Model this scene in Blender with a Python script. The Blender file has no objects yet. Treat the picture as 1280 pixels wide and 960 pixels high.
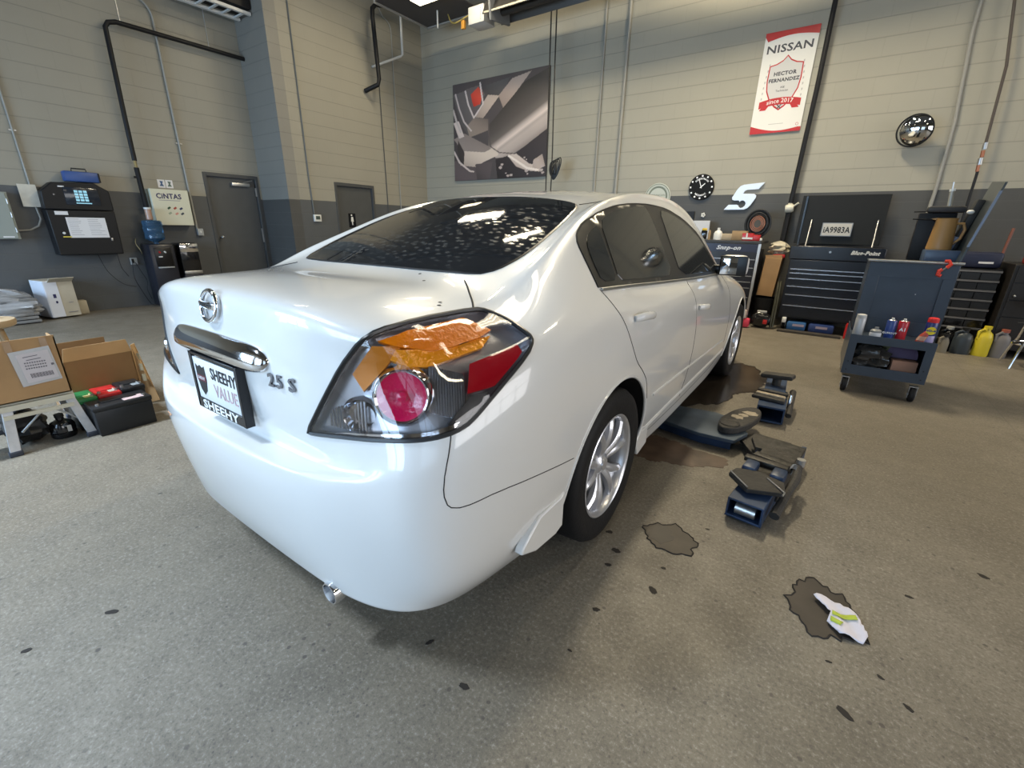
import bpy, bmesh, math, random
from math import sin, cos, pi, radians as R, sqrt, atan2, exp
from mathutils import Vector, Matrix
from mathutils.bvhtree import BVHTree
random.seed(7)
sc = bpy.context.scene
COL = sc.collection

# ------------------------------------------------------------------ camera
cam_d = bpy.data.cameras.new('camera')
cam = bpy.data.objects.new('camera', cam_d)
COL.objects.link(cam)
sc.camera = cam
CF, CYAW, CPITCH, CROLL = 555.09, 0.60717, -0.33993, 0.017575
CPOS = Vector((1.47045, -0.51212, 1.2619))
fw = Vector((-sin(CYAW)*cos(CPITCH), cos(CYAW)*cos(CPITCH), sin(CPITCH)))
rt = fw.cross(Vector((0, 0, 1))).normalized()
up = rt.cross(fw)
r2 = rt*cos(CROLL) + up*sin(CROLL)
u2 = -rt*sin(CROLL) + up*cos(CROLL)
cam.matrix_world = Matrix(((r2.x, u2.x, -fw.x, CPOS.x), (r2.y, u2.y, -fw.y, CPOS.y), (r2.z, u2.z, -fw.z, CPOS.z), (0, 0, 0, 1)))
cam_d.sensor_width = 36
cam_d.lens = CF/1280*36
cam_d.clip_start = 0.05
cam_d.clip_end = 200

# ------------------------------------------------------------------ view, world
sc.view_settings.view_transform = 'Standard'
sc.view_settings.look = 'None'
sc.view_settings.gamma = 1
sc.view_settings.use_curve_mapping = False
sc.view_settings.exposure = 0.0
sc.cycles.use_denoising = True
sc.cycles.max_bounces = 8
sc.cycles.sample_clamp_indirect = 6
w = bpy.data.worlds.new('world'); sc.world = w
w.use_nodes = True
w.node_tree.nodes['Background'].inputs[0].default_value = (0.62, 0.78, 1.0, 1)
w.node_tree.nodes['Background'].inputs[1].default_value = 1.0

def area(name, loc, rot, sx, sy, power, color, spread=pi):
    d = bpy.data.lights.new(name, 'AREA')
    d.shape = 'RECTANGLE'; d.size = sx; d.size_y = sy
    d.energy = power; d.color = color; d.spread = spread
    o = bpy.data.objects.new(name, d); COL.objects.link(o)
    o.location = loc; o.rotation_euler = rot
    return o
# room extents
XL, XC, YC, YB = -7.28, -6.40, 4.02, 7.32        # left wall, jutting wall, its side face, back wall
XR, YF, ZT = 9.5, -4.2, 6.4                      # right wall, bay door wall, roof deck
# daylight through the glazed bay doors behind the camera
BAYS = [(-4.6, 3.2, 315), (-0.5, 3.2, 128), (4.6, 3.2, 20)]
for bx, bw, bp_ in BAYS:
    area('bay_daylight', (bx, YF-0.35, 1.75), (R(74), 0, 0), bw, 2.3, bp_, (0.50, 0.73, 1.0), R(130))
# added fill light for the car's side, through made-up right-hand glazing
area('side_fill', (XR+0.12, 1.6, 2.3), (R(72), 0, R(90)), 8.6, 2.8, 225, (1.0, 0.96, 0.92), R(140))
# high-bay lamps (the glowing tubes sit in their housings further down): x, y, z, power
LAMPS = [(-4.1, 5.2, 5.25, 74, 90), (-2.2, 4.15, 5.25, 26, -45), (0.2, 5.5, 5.25, 265, 0), (1.17, 3.75, 5.25, 24, 0), (4.2, 5.3, 5.3, 48, 0), (3.2, 2.6, 5.3, 6, 0), (-5.0, 1.6, 5.6, 3, 0), (-2.5, -2.1, 5.3, 310, 0), (6.0, -0.5, 5.3, 28, 0), (0.42, 2.9, 5.25, 9, -90)]
for lx, ly, lz, lp, la_ in LAMPS:
    area('lamp_light', (lx, ly, lz-0.06), (0, 0, R(la_)), 0.06 if la_ == -45 else 0.30, 0.75 if la_ == -45 else 1.2, lp, (0.74, 0.87, 1.0) if ly < -2 else (1.0, 0.86, 0.60), R(105) if ly < -2 else pi)  # the cool lamp behind the car is added to brighten the floor

# ------------------------------------------------------------------ materials
MT = {}
def mat(name, col=(0.5, 0.5, 0.5), rough=0.5, metal=0.0, spec=0.5, coat=0.0, emit=0.0, bump=0.0, bscale=60, var=0.0, vscale=6, trans=0.0, ior=1.45, alpha=1.0, ecol=None):
    if name in MT: return MT[name]
    m = bpy.data.materials.new(name); m.use_nodes = True
    nt = m.node_tree; b = nt.nodes['Principled BSDF']
    b.inputs['Base Color'].default_value = (*col, 1)
    b.inputs['Roughness'].default_value = rough
    b.inputs['Metallic'].default_value = metal
    b.inputs['Specular IOR Level'].default_value = spec
    b.inputs['IOR'].default_value = ior
    b.inputs['Transmission Weight'].default_value = trans
    b.inputs['Alpha'].default_value = alpha
    b.inputs['Coat Weight'].default_value = coat
    b.inputs['Coat Roughness'].default_value = 0.04
    if emit:
        b.inputs['Emission Color'].default_value = (*(ecol or col), 1)
        b.inputs['Emission Strength'].default_value = emit
    if var or bump:
        tc = nt.nodes.new('ShaderNodeTexCoord')
    if var:
        n = nt.nodes.new('ShaderNodeTexNoise'); n.inputs['Scale'].default_value = vscale; n.inputs['Detail'].default_value = 6
        nt.links.new(tc.outputs['Object'], n.inputs['Vector'])
        mx = nt.nodes.new('ShaderNodeMix'); mx.data_type = 'RGBA'
        mx.inputs[6].default_value = (*[max(0, c*(1-var)) for c in col], 1)
        mx.inputs[7].default_value = (*[min(1, c*(1+var)) for c in col], 1)
        rp = nt.nodes.new('ShaderNodeMapRange'); rp.inputs[1].default_value = 0.3; rp.inputs[2].default_value = 0.7
        nt.links.new(n.outputs['Fac'], rp.inputs[0]); nt.links.new(rp.outputs[0], mx.inputs[0])
        nt.links.new(mx.outputs[2], b.inputs['Base Color'])
    if bump:
        n2 = nt.nodes.new('ShaderNodeTexNoise'); n2.inputs['Scale'].default_value = bscale; n2.inputs['Detail'].default_value = 4
        nt.links.new(tc.outputs['Object'], n2.inputs['Vector'])
        bp = nt.nodes.new('ShaderNodeBump'); bp.inputs['Strength'].default_value = bump; bp.inputs['Distance'].default_value = 0.01
        nt.links.new(n2.outputs['Fac'], bp.inputs['Height']); nt.links.new(bp.outputs[0], b.inputs['Normal'])
    MT[name] = m
    return m

class NB:                                           # small node helper
    def __init__(s, name):
        s.m = bpy.data.materials.new(name); s.m.use_nodes = True; s.nt = s.m.node_tree
        s.b = s.nt.nodes['Principled BSDF']; MT[name] = s.m
    def n(s, t, **k):
        x = s.nt.nodes.new(t)
        for a, v in k.items(): setattr(x, a, v)
        return x
    def l(s, a, b): s.nt.links.new(a, b)
    def math(s, op, a, b=None, clamp=False):
        x = s.n('ShaderNodeMath', operation=op, use_clamp=clamp)
        for i, v in enumerate((a, b)):
            if v is None: continue
            if isinstance(v, (int, float)): x.inputs[i].default_value = v
            else: s.l(v, x.inputs[i])
        return x.outputs[0]
    def mix(s, f, a, b):
        x = s.n('ShaderNodeMix', data_type='RGBA')
        for i, v in ((0, f), (6, a), (7, b)):
            if isinstance(v, (int, float)): x.inputs[i].default_value = v
            elif isinstance(v, tuple): x.inputs[i].default_value = (*v, 1)
            else: s.l(v, x.inputs[i])
        return x.outputs[2]
    def noise(s, vec, scale, detail=4, rough=0.55):
        x = s.n('ShaderNodeTexNoise'); x.inputs['Scale'].default_value = scale; x.inputs['Detail'].default_value = detail
        x.inputs['Roughness'].default_value = rough; s.l(vec, x.inputs['Vector']); return x.outputs['Fac']
    def rng(s, v, a, b, c=0.0, d=1.0):
        x = s.n('ShaderNodeMapRange'); s.l(v, x.inputs[0])
        for i, q in enumerate((a, b, c, d)): x.inputs[i+1].default_value = q
        return x.outputs[0]

def block_wall(name, axis, zb, upper=(0.322, 0.305, 0.252), lower=(0.074, 0.073, 0.070)):
    q = NB(name)
    g = q.n('ShaderNodeNewGeometry')
    sp = q.n('ShaderNodeSeparateXYZ'); q.l(g.outputs['Position'], sp.inputs[0])
    cb = q.n('ShaderNodeCombineXYZ'); q.l(sp.outputs[axis], cb.inputs[0]); q.l(sp.outputs[2], cb.inputs[1])
    br = q.n('ShaderNodeTexBrick'); q.l(cb.outputs[0], br.inputs['Vector'])
    br.inputs['Scale'].default_value = 1; br.inputs['Brick Width'].default_value = 0.406; br.inputs['Row Height'].default_value = 0.2055
    br.inputs['Mortar Size'].default_value = 0.0045; br.inputs['Mortar Smooth'].default_value = 0.6
    vert = br.outputs['Fac']
    # bed joints read stronger than the filled head joints
    row = q.math('FRACT', q.math('DIVIDE', sp.outputs[2], 0.2055))
    bed = q.math('LESS_THAN', q.math('ABSOLUTE', q.math('SUBTRACT', q.math('ABSOLUTE', q.math('SUBTRACT', row, 0.5)), 0.5)), 0.028)
    jn = q.math('MAXIMUM', q.math('MULTIPLY', vert, 0.22), q.math('MULTIPLY', bed, 0.8))
    hi = q.noise(g.outputs['Position'], 1.3, 5)
    fine = q.noise(g.outputs['Position'], 55, 4, 0.7)
    top = q.mix(q.rng(hi, 0.3, 0.7), tuple(c*0.94 for c in upper), upper)
    bot = q.mix(q.rng(hi, 0.3, 0.7), tuple(c*0.88 for c in lower), tuple(c*1.08 for c in lower))
    c = q.mix(q.math('GREATER_THAN', sp.outputs[2], zb), bot, top)
    c2 = q.mix(q.math('MULTIPLY', jn, 0.36), c, (0.10, 0.10, 0.095))
    q.l(c2, q.b.inputs['Base Color'])
    q.b.inputs['Roughness'].default_value = 0.5; q.b.inputs['Specular IOR Level'].default_value = 0.3
    h = q.math('SUBTRACT', q.math('MULTIPLY', fine, 0.16), jn)
    bp = q.n('ShaderNodeBump'); bp.inputs['Strength'].default_value = 0.55; bp.inputs['Distance'].default_value = 0.006
    q.l(h, bp.inputs['Height']); q.l(bp.outputs[0], q.b.inputs['Normal'])
    return q.m

def concrete():
    q = NB('concrete_floor')
    g = q.n('ShaderNodeNewGeometry'); P = g.outputs['Position']
    big = q.noise(P, 0.55, 6, 0.6); mid = q.noise(P, 3.2, 8, 0.7); fine = q.noise(P, 75, 8, 0.85)
    c = q.mix(q.rng(big, 0.35, 0.65), (0.138, 0.119, 0.089), (0.195, 0.171, 0.135))
    c = q.mix(q.math('MULTIPLY', q.rng(mid, 0.40, 0.66), 0.55), c, (0.095, 0.080, 0.060))
    c = q.mix(q.math('MULTIPLY', q.rng(fine, 0.53, 0.62), 0.55), c, (0.36, 0.34, 0.30))
    c = q.mix(q.math('MULTIPLY', q.rng(fine, 0.475, 0.40), 0.65), c, (0.06, 0.052, 0.045))
    # dark drips and grit
    for sc_, th, amt, seed in ((6.0, 0.075, 0.9, 0.0), (17.0, 0.13, 0.75, 3.3), (45.0, 0.16, 0.6, 1.7)):
        v = q.n('ShaderNodeTexVoronoi'); v.inputs['Scale'].default_value = sc_
        mp = q.n('ShaderNodeMapping'); mp.inputs['Location'].default_value = (seed, seed*2, 0); q.l(P, mp.inputs[0])
        wob = q.noise(P, sc_*5, 3)
        q.l(mp.outputs[0], v.inputs['Vector'])
        dsum = q.math('ADD', v.outputs['Distance'], q.math('MULTIPLY', q.math('SUBTRACT', wob, 0.5), 0.12))
        mask = q.noise(P, 1.1 + seed, 3)
        m = q.math('MULTIPLY', q.rng(dsum, th, th*0.7), q.rng(mask, 0.46, 0.56))
        c = q.mix(q.math('MULTIPLY', m, amt), c, (0.05, 0.043, 0.037))
    # saw-cut joint lines
    sp = q.n('ShaderNodeSeparateXYZ'); q.l(P, sp.inputs[0])
    for ax, at_ in ((0, 2.72), (1, 1.9)):
        ln = q.rng(q.math('ABSOLUTE', q.math('SUBTRACT', sp.outputs[ax], at_)), 0.006, 0.003)
        c = q.mix(q.math('MULTIPLY', ln, 0.45 if ax == 0 else 0.0), c, (0.09, 0.08, 0.07))
    q.l(c, q.b.inputs['Base Color'])
    q.l(q.rng(mid, 0.3, 0.7, 0.42, 0.66), q.b.inputs['Roughness'])
    bp = q.n('ShaderNodeBump'); bp.inputs['Strength'].default_value = 0.25; bp.inputs['Distance'].default_value = 0.004
    q.l(fine, bp.inputs['Height']); q.l(bp.outputs[0], q.b.inputs['Normal'])
    return q.m

# ------------------------------------------------------------------ mesh builder
class MB:
    def __init__(s, M=None):
        s.v = []; s.f = []; s.mi = []; s.M = M or Matrix()
    def add(s, vs, fs, mi=0):
        o = len(s.v)
        s.v += [s.M @ Vector(p) for p in vs]
        s.f += [tuple(i+o for i in f) for f in fs]
        s.mi += [mi]*len(fs)
        return s
    def box(s, c, d, rz=0, rx=0, ry=0, mi=0, taper=1.0):
        x, y, z = d[0]/2, d[1]/2, d[2]/2
        m = Matrix.Translation(c) @ Matrix.Rotation(rz, 4, 'Z') @ Matrix.Rotation(ry, 4, 'Y') @ Matrix.Rotation(rx, 4, 'X')
        vs = [m @ Vector((sx*x*(taper if sz > 0 else 1), sy*y*(taper if sz > 0 else 1), sz*z)) for sz in (-1, 1) for sx, sy in ((-1, -1), (1, -1), (1, 1), (-1, 1))]
        return s.add(vs, [(3, 2, 1, 0), (4, 5, 6, 7), (0, 1, 5, 4), (1, 2, 6, 5), (2, 3, 7, 6), (3, 0, 4, 7)], mi)
    def bx(s, x0, x1, y0, y1, z0, z1, mi=0):
        return s.box(((x0+x1)/2, (y0+y1)/2, (z0+z1)/2), (abs(x1-x0), abs(y1-y0), abs(z1-z0)), mi=mi)
    def rbox(s, c, d, r=0.01, rz=0, rx=0, ry=0, mi=0, seg=2):   # box with rounded edges
        bm = bmesh.new(); bmesh.ops.create_cube(bm, size=1)
        for v in bm.verts: v.co = Vector((v.co.x*d[0], v.co.y*d[1], v.co.z*d[2]))
        bmesh.ops.bevel(bm, geom=bm.edges[:], offset=min(r, min(d)*0.49), segments=seg, affect='EDGES', profile=0.5)
        m = Matrix.Translation(c) @ Matrix.Rotation(rz, 4, 'Z') @ Matrix.Rotation(ry, 4, 'Y') @ Matrix.Rotation(rx, 4, 'X')
        bm.verts.index_update()
        s.add([m @ v.co for v in bm.verts], [[v.index for v in f.verts] for f in bm.faces], mi); bm.free()
        return s
    def cyl(s, p0, p1, r, r1=None, seg=16, cap=True, mi=0):
        p0, p1 = Vector(p0), Vector(p1); r1 = r if r1 is None else r1
        d = (p1-p0).normalized(); a = d.orthogonal().normalized(); b = d.cross(a)
        vs = []
        for p, q in ((p0, r), (p1, r1)):
            for k in range(seg):
                t = 2*pi*k/seg; vs.append(p + (a*cos(t)+b*sin(t))*q)
        fs = [(k, (k+1) % seg, seg+(k+1) % seg, seg+k) for k in range(seg)]
        if cap: fs += [tuple(range(seg-1, -1, -1)), tuple(range(seg, 2*seg))]
        return s.add(vs, fs, mi)
    def tube(s, pts, r, seg=8, mi=0, closed=False):
        pts = [Vector(p) for p in pts]; n = len(pts); vs = []; prev = None
        for i, p in enumerate(pts):
            if closed: t = (pts[(i+1) % n]-pts[i-1])
            else: t = (pts[min(i+1, n-1)]-pts[max(i-1, 0)])
            t = t.normalized()
            if prev is None: a = t.orthogonal().normalized()
            else:
                a = prev - t*prev.dot(t)
                a = a.normalized() if a.length > 1e-6 else t.orthogonal().normalized()
            prev = a; b = t.cross(a)
            rr = r[i] if isinstance(r, (list, tuple)) else r
            for k in range(seg):
                q = 2*pi*k/seg; vs.append(p+(a*cos(q)+b*sin(q))*rr)
        m = n if closed else n-1
        fs = [(i*seg+k, i*seg+(k+1) % seg, ((i+1) % n)*seg+(k+1) % seg, ((i+1) % n)*seg+k) for i in range(m) for k in range(seg)]
        if not closed: fs += [tuple(range(seg-1, -1, -1)), tuple(range((n-1)*seg, n*seg))]
        return s.add(vs, fs, mi)
    def lathe(s, prof, c=(0, 0, 0), axis=(0, 0, 1), seg=24, mi=0, mis=None, sx=1.0, ring=False):   # prof: (radius, height) pairs
        d = Vector(axis).normalized(); a = Vector((1, 0, 0)) if abs(d.z) > 0.9 else d.cross(Vector((0, 0, 1))).normalized(); b = d.cross(a)
        c = Vector(c); vs = []; fs = []
        for r, h in prof:
            for k in range(seg):
                t = 2*pi*k/seg; vs.append(c + d*h + (a*cos(t)*sx+b*sin(t))*max(r, 1e-4))
        n = len(prof)
        for i in range(n-1):
            o = len(s.v)
            fs = [(i*seg+k, i*seg+(k+1) % seg, (i+1)*seg+(k+1) % seg, (i+1)*seg+k) for k in range(seg)]
            if i == 0: allf = []
            allf += [(f, (mis[i] if mis else mi)) for f in fs]
        if ring: allf += [(((n-1)*seg+k, (n-1)*seg+(k+1) % seg, (k+1) % seg, k), mi) for k in range(seg)]
        else: allf += [(tuple(range(seg-1, -1, -1)), mis[0] if mis else mi), (tuple(range((n-1)*seg, n*seg)), mis[-1] if mis else mi)]
        o = len(s.v); s.v += [s.M @ p for p in vs]
        for f, k in allf: s.f.append(tuple(i+o for i in f)); s.mi.append(k)
        return s
    def prism(s, poly, o, ax, ay, h, mi=0):          # 2-D outline on plane o + x*ax + y*ay, thickness vector h (world)
        o, ax, ay, h = Vector(o), Vector(ax), Vector(ay), Vector(h)
        n = len(poly)
        b = [o+ax*x+ay*y for x, y in poly]; t = [p+h for p in b]
        return s.add(b+t, [tuple(range(n-1, -1, -1)), tuple(range(n, 2*n))]+[(i, (i+1) % n, n+(i+1) % n, n+i) for i in range(n)], mi)
    def ball(s, c, r, mi=0, seg=16, sc_=(1, 1, 1)):
        rows = seg//2; vs = []; fs = []
        for i in range(rows+1):
            ph = pi*i/rows
            for k in range(seg):
                t = 2*pi*k/seg; vs.append(Vector(c)+Vector((sin(ph)*cos(t)*r*sc_[0], sin(ph)*sin(t)*r*sc_[1], cos(ph)*r*sc_[2])))
        for i in range(rows):
            for k in range(seg):
                fs.append((i*seg+k, (i+1)*seg+k, (i+1)*seg+(k+1) % seg, i*seg+(k+1) % seg))
        return s.add(vs, fs, mi)
    def build(s, name, mats, parent=None, smooth=35, sub=0, solid=0, bevel=0):
        me = bpy.data.meshes.new(name)
        off = world_loc(parent) if parent else Vector((0, 0, 0))
        me.from_pydata([tuple(v-off) for v in s.v], [], s.f)
        if not isinstance(mats, (list, tuple)): mats = [mats]
        for m in mats: me.materials.append(m)
        me.polygons.foreach_set('material_index', s.mi)
        bm = bmesh.new(); bm.from_mesh(me)
        bmesh.ops.remove_doubles(bm, verts=bm.verts[:], dist=1e-5)
        bmesh.ops.recalc_face_normals(bm, faces=bm.faces[:]); bm.to_mesh(me); bm.free()
        if smooth is not None:
            me.polygons.foreach_set('use_smooth', [True]*len(me.polygons))
            me.set_sharp_from_angle(angle=R(smooth))
        me.update()
        o = bpy.data.objects.new(name, me); COL.objects.link(o)
        if parent: o.parent = parent
        if bevel:
            b = o.modifiers.new('bevel', 'BEVEL'); b.width = bevel; b.segments = 2; b.limit_method = 'ANGLE'; b.angle_limit = R(40)
        if solid:
            d = o.modifiers.new('solid', 'SOLIDIFY'); d.thickness = solid; d.offset = 0
        if sub:
            d = o.modifiers.new('sub', 'SUBSURF'); d.levels = sub; d.render_levels = sub
        return o

def world_loc(o):
    v = Vector((0, 0, 0))
    while o: v += o.location; o = o.parent
    return v
def tag(o, label, cat, group=None, kind=None):
    o['label'] = label; o['category'] = cat
    if group: o['group'] = group
    if kind: o['kind'] = kind
    return o
def thing(name, loc, label, cat, group=None):
    o = bpy.data.objects.new(name, None); COL.objects.link(o); o.location = loc; o.empty_display_size = 0.1
    return tag(o, label, cat, group)
def struct(o):
    o['kind'] = 'structure'; return o
def copy_tree(o, parent=None, delta=None):
    c = o.copy(); COL.objects.link(c); c.parent = parent
    for ch in [x for x in bpy.data.objects if x.parent == o]: copy_tree(ch, c)
    if delta is not None: c.location = o.location + Vector(delta)
    return c
def text_mb(mb, txt, size, o, ax, ay, depth=0.001, mi=0, bold=0.0, align='CENTER', sx=1.0, shear=0.0, warp=None):
    """letters as real geometry, laid on the plane o + x*ax + y*ay"""
    cu = bpy.data.curves.new('txt', 'FONT'); cu.body = txt; cu.size = size; cu.align_x = align; cu.align_y = 'CENTER'
    cu.offset = bold*size; cu.shear = shear; cu.resolution_u = 2; cu.space_character = 1+bold*2.2
    ob = bpy.data.objects.new('txt', cu); COL.objects.link(ob)
    dg = bpy.context.evaluated_depsgraph_get(); me = bpy.data.meshes.new_from_object(ob.evaluated_get(dg))
    bpy.data.objects.remove(ob); bpy.data.curves.remove(cu)
    o, ax, ay = Vector(o), Vector(ax), Vector(ay); nrm = ax.cross(ay).normalized()
    def pos(x, y, h):
        if warp: x, y = warp(x*sx, y)
        else: x = x*sx
        return o + ax*x + ay*y + nrm*h
    n = len(me.vertices)
    vs = [pos(v.co.x, v.co.y, depth) for v in me.vertices]
    fs = [tuple(p.vertices) for p in me.polygons]
    # side walls along boundary edges
    cnt = {}
    for f in fs:
        for a, b in zip(f, f[1:]+f[:1]): cnt[(a, b)] = 1
    vs += [pos(v.co.x, v.co.y, 0) for v in me.vertices]
    walls = [(b, a, a+n, b+n) for a, b in cnt if (b, a) not in cnt]
    mb.add(vs, fs+walls, mi)
    bpy.data.meshes.remove(me)
    return mb
# ------------------------------------------------------------------ room shell
w_left = block_wall('painted_block_left_shaded', 1, 1.655, upper=(0.285, 0.270, 0.225), lower=(0.086, 0.090, 0.094))  # same paint as back wall; upper darkened and lower blued to imitate its light
w_side = block_wall('painted_block_side_shaded', 0, 1.65, upper=(0.22, 0.212, 0.190))  # same paint; upper darkened in the colour for the shade on this face
w_back = block_wall('painted_block_back', 0, 1.775)
concrete()
M_FLOOR = MT['concrete_floor']
struct(MB().bx(XL-0.3, XR+0.3, YF-3.0, YB+0.3, -0.2, 0).build('floor', M_FLOOR, smooth=None))
def wall_with_hole(name, m, X, y0, y1, hole, into):
    b = MB(); h0, h1, hz = hole; t = 0.2*into
    b.bx(X, X+t, y0, h0, 0, ZT); b.bx(X, X+t, h1, y1, 0, ZT); b.bx(X, X+t, h0, h1, hz, ZT)
    return struct(b.build(name, m, smooth=None))
D1 = (3.10, 3.985, 2.03)          # grey steel door in the left wall
D2 = (4.93, 5.83, 1.99)           # washroom door in the jutting wall
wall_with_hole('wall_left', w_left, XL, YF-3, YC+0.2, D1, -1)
struct(MB().bx(XL-0.2, XC, YC, YC+0.2, 0, ZT).build('wall_side', w_side, smooth=None))
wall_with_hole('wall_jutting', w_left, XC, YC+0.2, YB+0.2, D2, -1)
struct(MB().bx(XC-0.2, XR+0.2, YB, YB+0.2, 0, ZT).build('wall_back', w_back, smooth=None))
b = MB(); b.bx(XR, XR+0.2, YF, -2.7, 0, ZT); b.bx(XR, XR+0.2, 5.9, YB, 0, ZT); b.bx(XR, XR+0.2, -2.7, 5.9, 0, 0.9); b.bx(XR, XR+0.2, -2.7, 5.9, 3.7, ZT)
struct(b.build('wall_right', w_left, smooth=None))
b = MB()
for k in range(7): y_ = -2.7+8.6*k/6; b.bx(XR-.02, XR+.04, y_-.04, y_+.04, 0.9, 3.7)
for z_ in (.93, 2.3, 3.67): b.bx(XR-.02, XR+.04, -2.7, 5.9, z_-.03, z_+.03)
struct(b.build('added_window_1', mat('added_window_paint', (0.25, 0.25, 0.25), 0.5), smooth=None))  # unseen window, added to carry the side fill light
# bay door wall behind the camera: piers, header, three open bays
b = MB(); e0 = XL
for bx, bw, _ in BAYS:
    b.bx(e0, bx-bw/2, YF-0.2, YF, 0, 3.6); e0 = bx+bw/2
b.bx(e0, XR, YF-0.2, YF, 0, 3.6); b.bx(XL, XR, YF-0.2, YF, 3.6, ZT)
struct(b.build('wall_front', w_side, smooth=None))
M_BAY = mat('bay_door_enamel', (0.55, 0.56, 0.56), 0.4)
for n_, (bx, bw, _) in enumerate(BAYS):
    g_ = MB()
    for k in range(5): x_ = bx-bw/2+bw*k/4; g_.bx(x_-.045, x_+.045, YF-.12, YF-.06, 0, 3.6)
    for z_ in (.03, .60, 1.35, 2.1, 2.85, 3.57): g_.bx(bx-bw/2, bx+bw/2, YF-.12, YF-.06, z_-.05, z_+.05)
    g_.bx(bx-bw/2, bx+bw/2, YF-.12, YF-.07, 0, .60); g_.bx(bx-bw/2, bx+bw/2, YF-.12, YF-.07, 2.85, 3.6)
    struct(g_.build('door_%d' % (n_+3), M_BAY, smooth=None))
M_DECK = mat('roof_deck', (0.20, 0.20, 0.20), 0.7)
M_STEEL = mat('beam_steel', (0.16, 0.165, 0.17), 0.55, 0.0)
struct(MB().bx(XL-0.3, XR+0.3, YF-0.3, YB+0.3, ZT, ZT+0.15).build('ceiling', M_DECK, smooth=None))
# ------------------------------------------------------------------ the car
# frame: X to its right, Y forward, Z up, rear bumper near Y = 0
CAR = thing('sedan_car', (0, 2.4, 0), 'white four-door sedan parked on the workshop floor with its tail to the camera', 'car')
M_PAINT = mat('white_paint', (0.72, 0.72, 0.71), 0.28, coat=1.0, spec=0.5)
M_GAP = mat('panel_gap', (0.012, 0.012, 0.012), 0.7)
M_GLASS = mat('tinted_glass', (0.016, 0.018, 0.020), 0.05, spec=0.6)
M_BLACKPL = mat('black_plastic', (0.015, 0.015, 0.016), 0.35)
M_CHROME = mat('chrome', (0.80, 0.80, 0.82), 0.08, 1.0)
M_RUBBER = mat('rubber', (0.010, 0.010, 0.011), 0.6, spec=0.3, bump=0.15, bscale=90)
M_DARK = mat('dark_void', (0.006, 0.006, 0.006), 0.9)

Kn = 8
REAR = [  # i = 0..3 : (x, [(y, z) * 8])
 (0.0,  [(.066,.200),(.020,.33),(-.012,.52),(-.012,.632),(.054,.650),(.036,.84),(.046,.98),(.088,1.078)]),
 (0.27, [(.068,.200),(.026,.33),(-.004,.52),(-.004,.634),(.057,.652),(.042,.84),(.053,.98),(.096,1.075)]),
 (0.48, [(.080,.200),(.046,.33),(.018,.52),(.018,.640),(.064,.662),(.068,.845),(.082,.975),(.122,1.058)]),
 (0.66, [(.135,.204),(.100,.33),(.070,.52),(.074,.652),(.088,.705),(.126,.85),(.152,.965),(.200,1.024)])]
SIDE = [  # j = 0..13 : [(x, y, z) * 8]
 [(.752,.275,.205),(.800,.205,.33),(.812,.175,.52),(.812,.180,.66),(.808,.20,.755),(.782,.25,.875),(.742,.30,.955),(.685,.34,1.008)],
 [(.805,.50,.222),(.856,.47,.35),(.876,.47,.53),(.882,.47,.67),(.878,.48,.79),(.856,.50,.895),(.806,.53,.985),(.705,.56,1.048)],
 [(.820,.78,.20),(.868,.76,.36),(.888,.76,.53),(.894,.76,.67),(.888,.76,.80),(.868,.76,.91),(.824,.76,1.015),(.695,.76,1.130)],
 [(.820,1.06,.20),(.873,1.06,.36),(.893,1.06,.53),(.898,1.06,.68),(.892,1.06,.80),(.869,1.06,.925),(.812,1.06,1.042),(.655,1.06,1.235)],
 [(.825,1.38,.20),(.872,1.38,.36),(.892,1.38,.53),(.896,1.38,.68),(.890,1.38,.80),(.868,1.38,.925),(.803,1.38,1.028),(.622,1.38,1.330)],
 [(.835,1.8,.19),(.866,1.8,.36),(.888,1.8,.53),(.893,1.8,.68),(.888,1.8,.80),(.866,1.8,.920),(.802,1.8,1.008),(.598,1.8,1.392)],
 [(.840,2.2,.19),(.866,2.2,.36),(.886,2.2,.53),(.891,2.2,.68),(.886,2.2,.80),(.864,2.2,.908),(.802,2.2,.992),(.588,2.2,1.408)],
 [(.840,2.6,.19),(.866,2.6,.36),(.885,2.6,.53),(.889,2.6,.67),(.882,2.6,.79),(.860,2.6,.892),(.800,2.6,.974),(.596,2.6,1.385)],
 [(.840,3.0,.19),(.866,3.0,.36),(.884,3.0,.53),(.887,3.0,.66),(.878,3.0,.775),(.852,3.0,.875),(.795,3.0,.955),(.635,3.0,1.265)],
 [(.830,3.4,.20),(.868,3.4,.36),(.885,3.4,.53),(.888,3.4,.65),(.876,3.4,.755),(.842,3.4,.855),(.785,3.4,.925),(.705,3.4,1.010)],
 [(.815,3.84,.20),(.870,3.84,.36),(.888,3.84,.53),(.886,3.84,.64),(.872,3.84,.735),(.830,3.84,.82),(.765,3.84,.88),(.690,3.84,.915)],
 [(.800,4.2,.20),(.850,4.2,.36),(.868,4.2,.52),(.862,4.2,.62),(.845,4.2,.70),(.800,4.2,.765),(.735,4.2,.81),(.655,4.2,.845)],
 [(.745,4.5,.20),(.790,4.5,.36),(.800,4.5,.48),(.790,4.5,.57),(.770,4.48,.64),(.72,4.46,.70),(.665,4.44,.74),(.600,4.42,.77)],
 [(.640,4.68,.20),(.670,4.70,.36),(.670,4.70,.46),(.660,4.68,.54),(.645,4.66,.60),(.61,4.63,.655),(.575,4.60,.69),(.530,4.57,.715)]]
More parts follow.
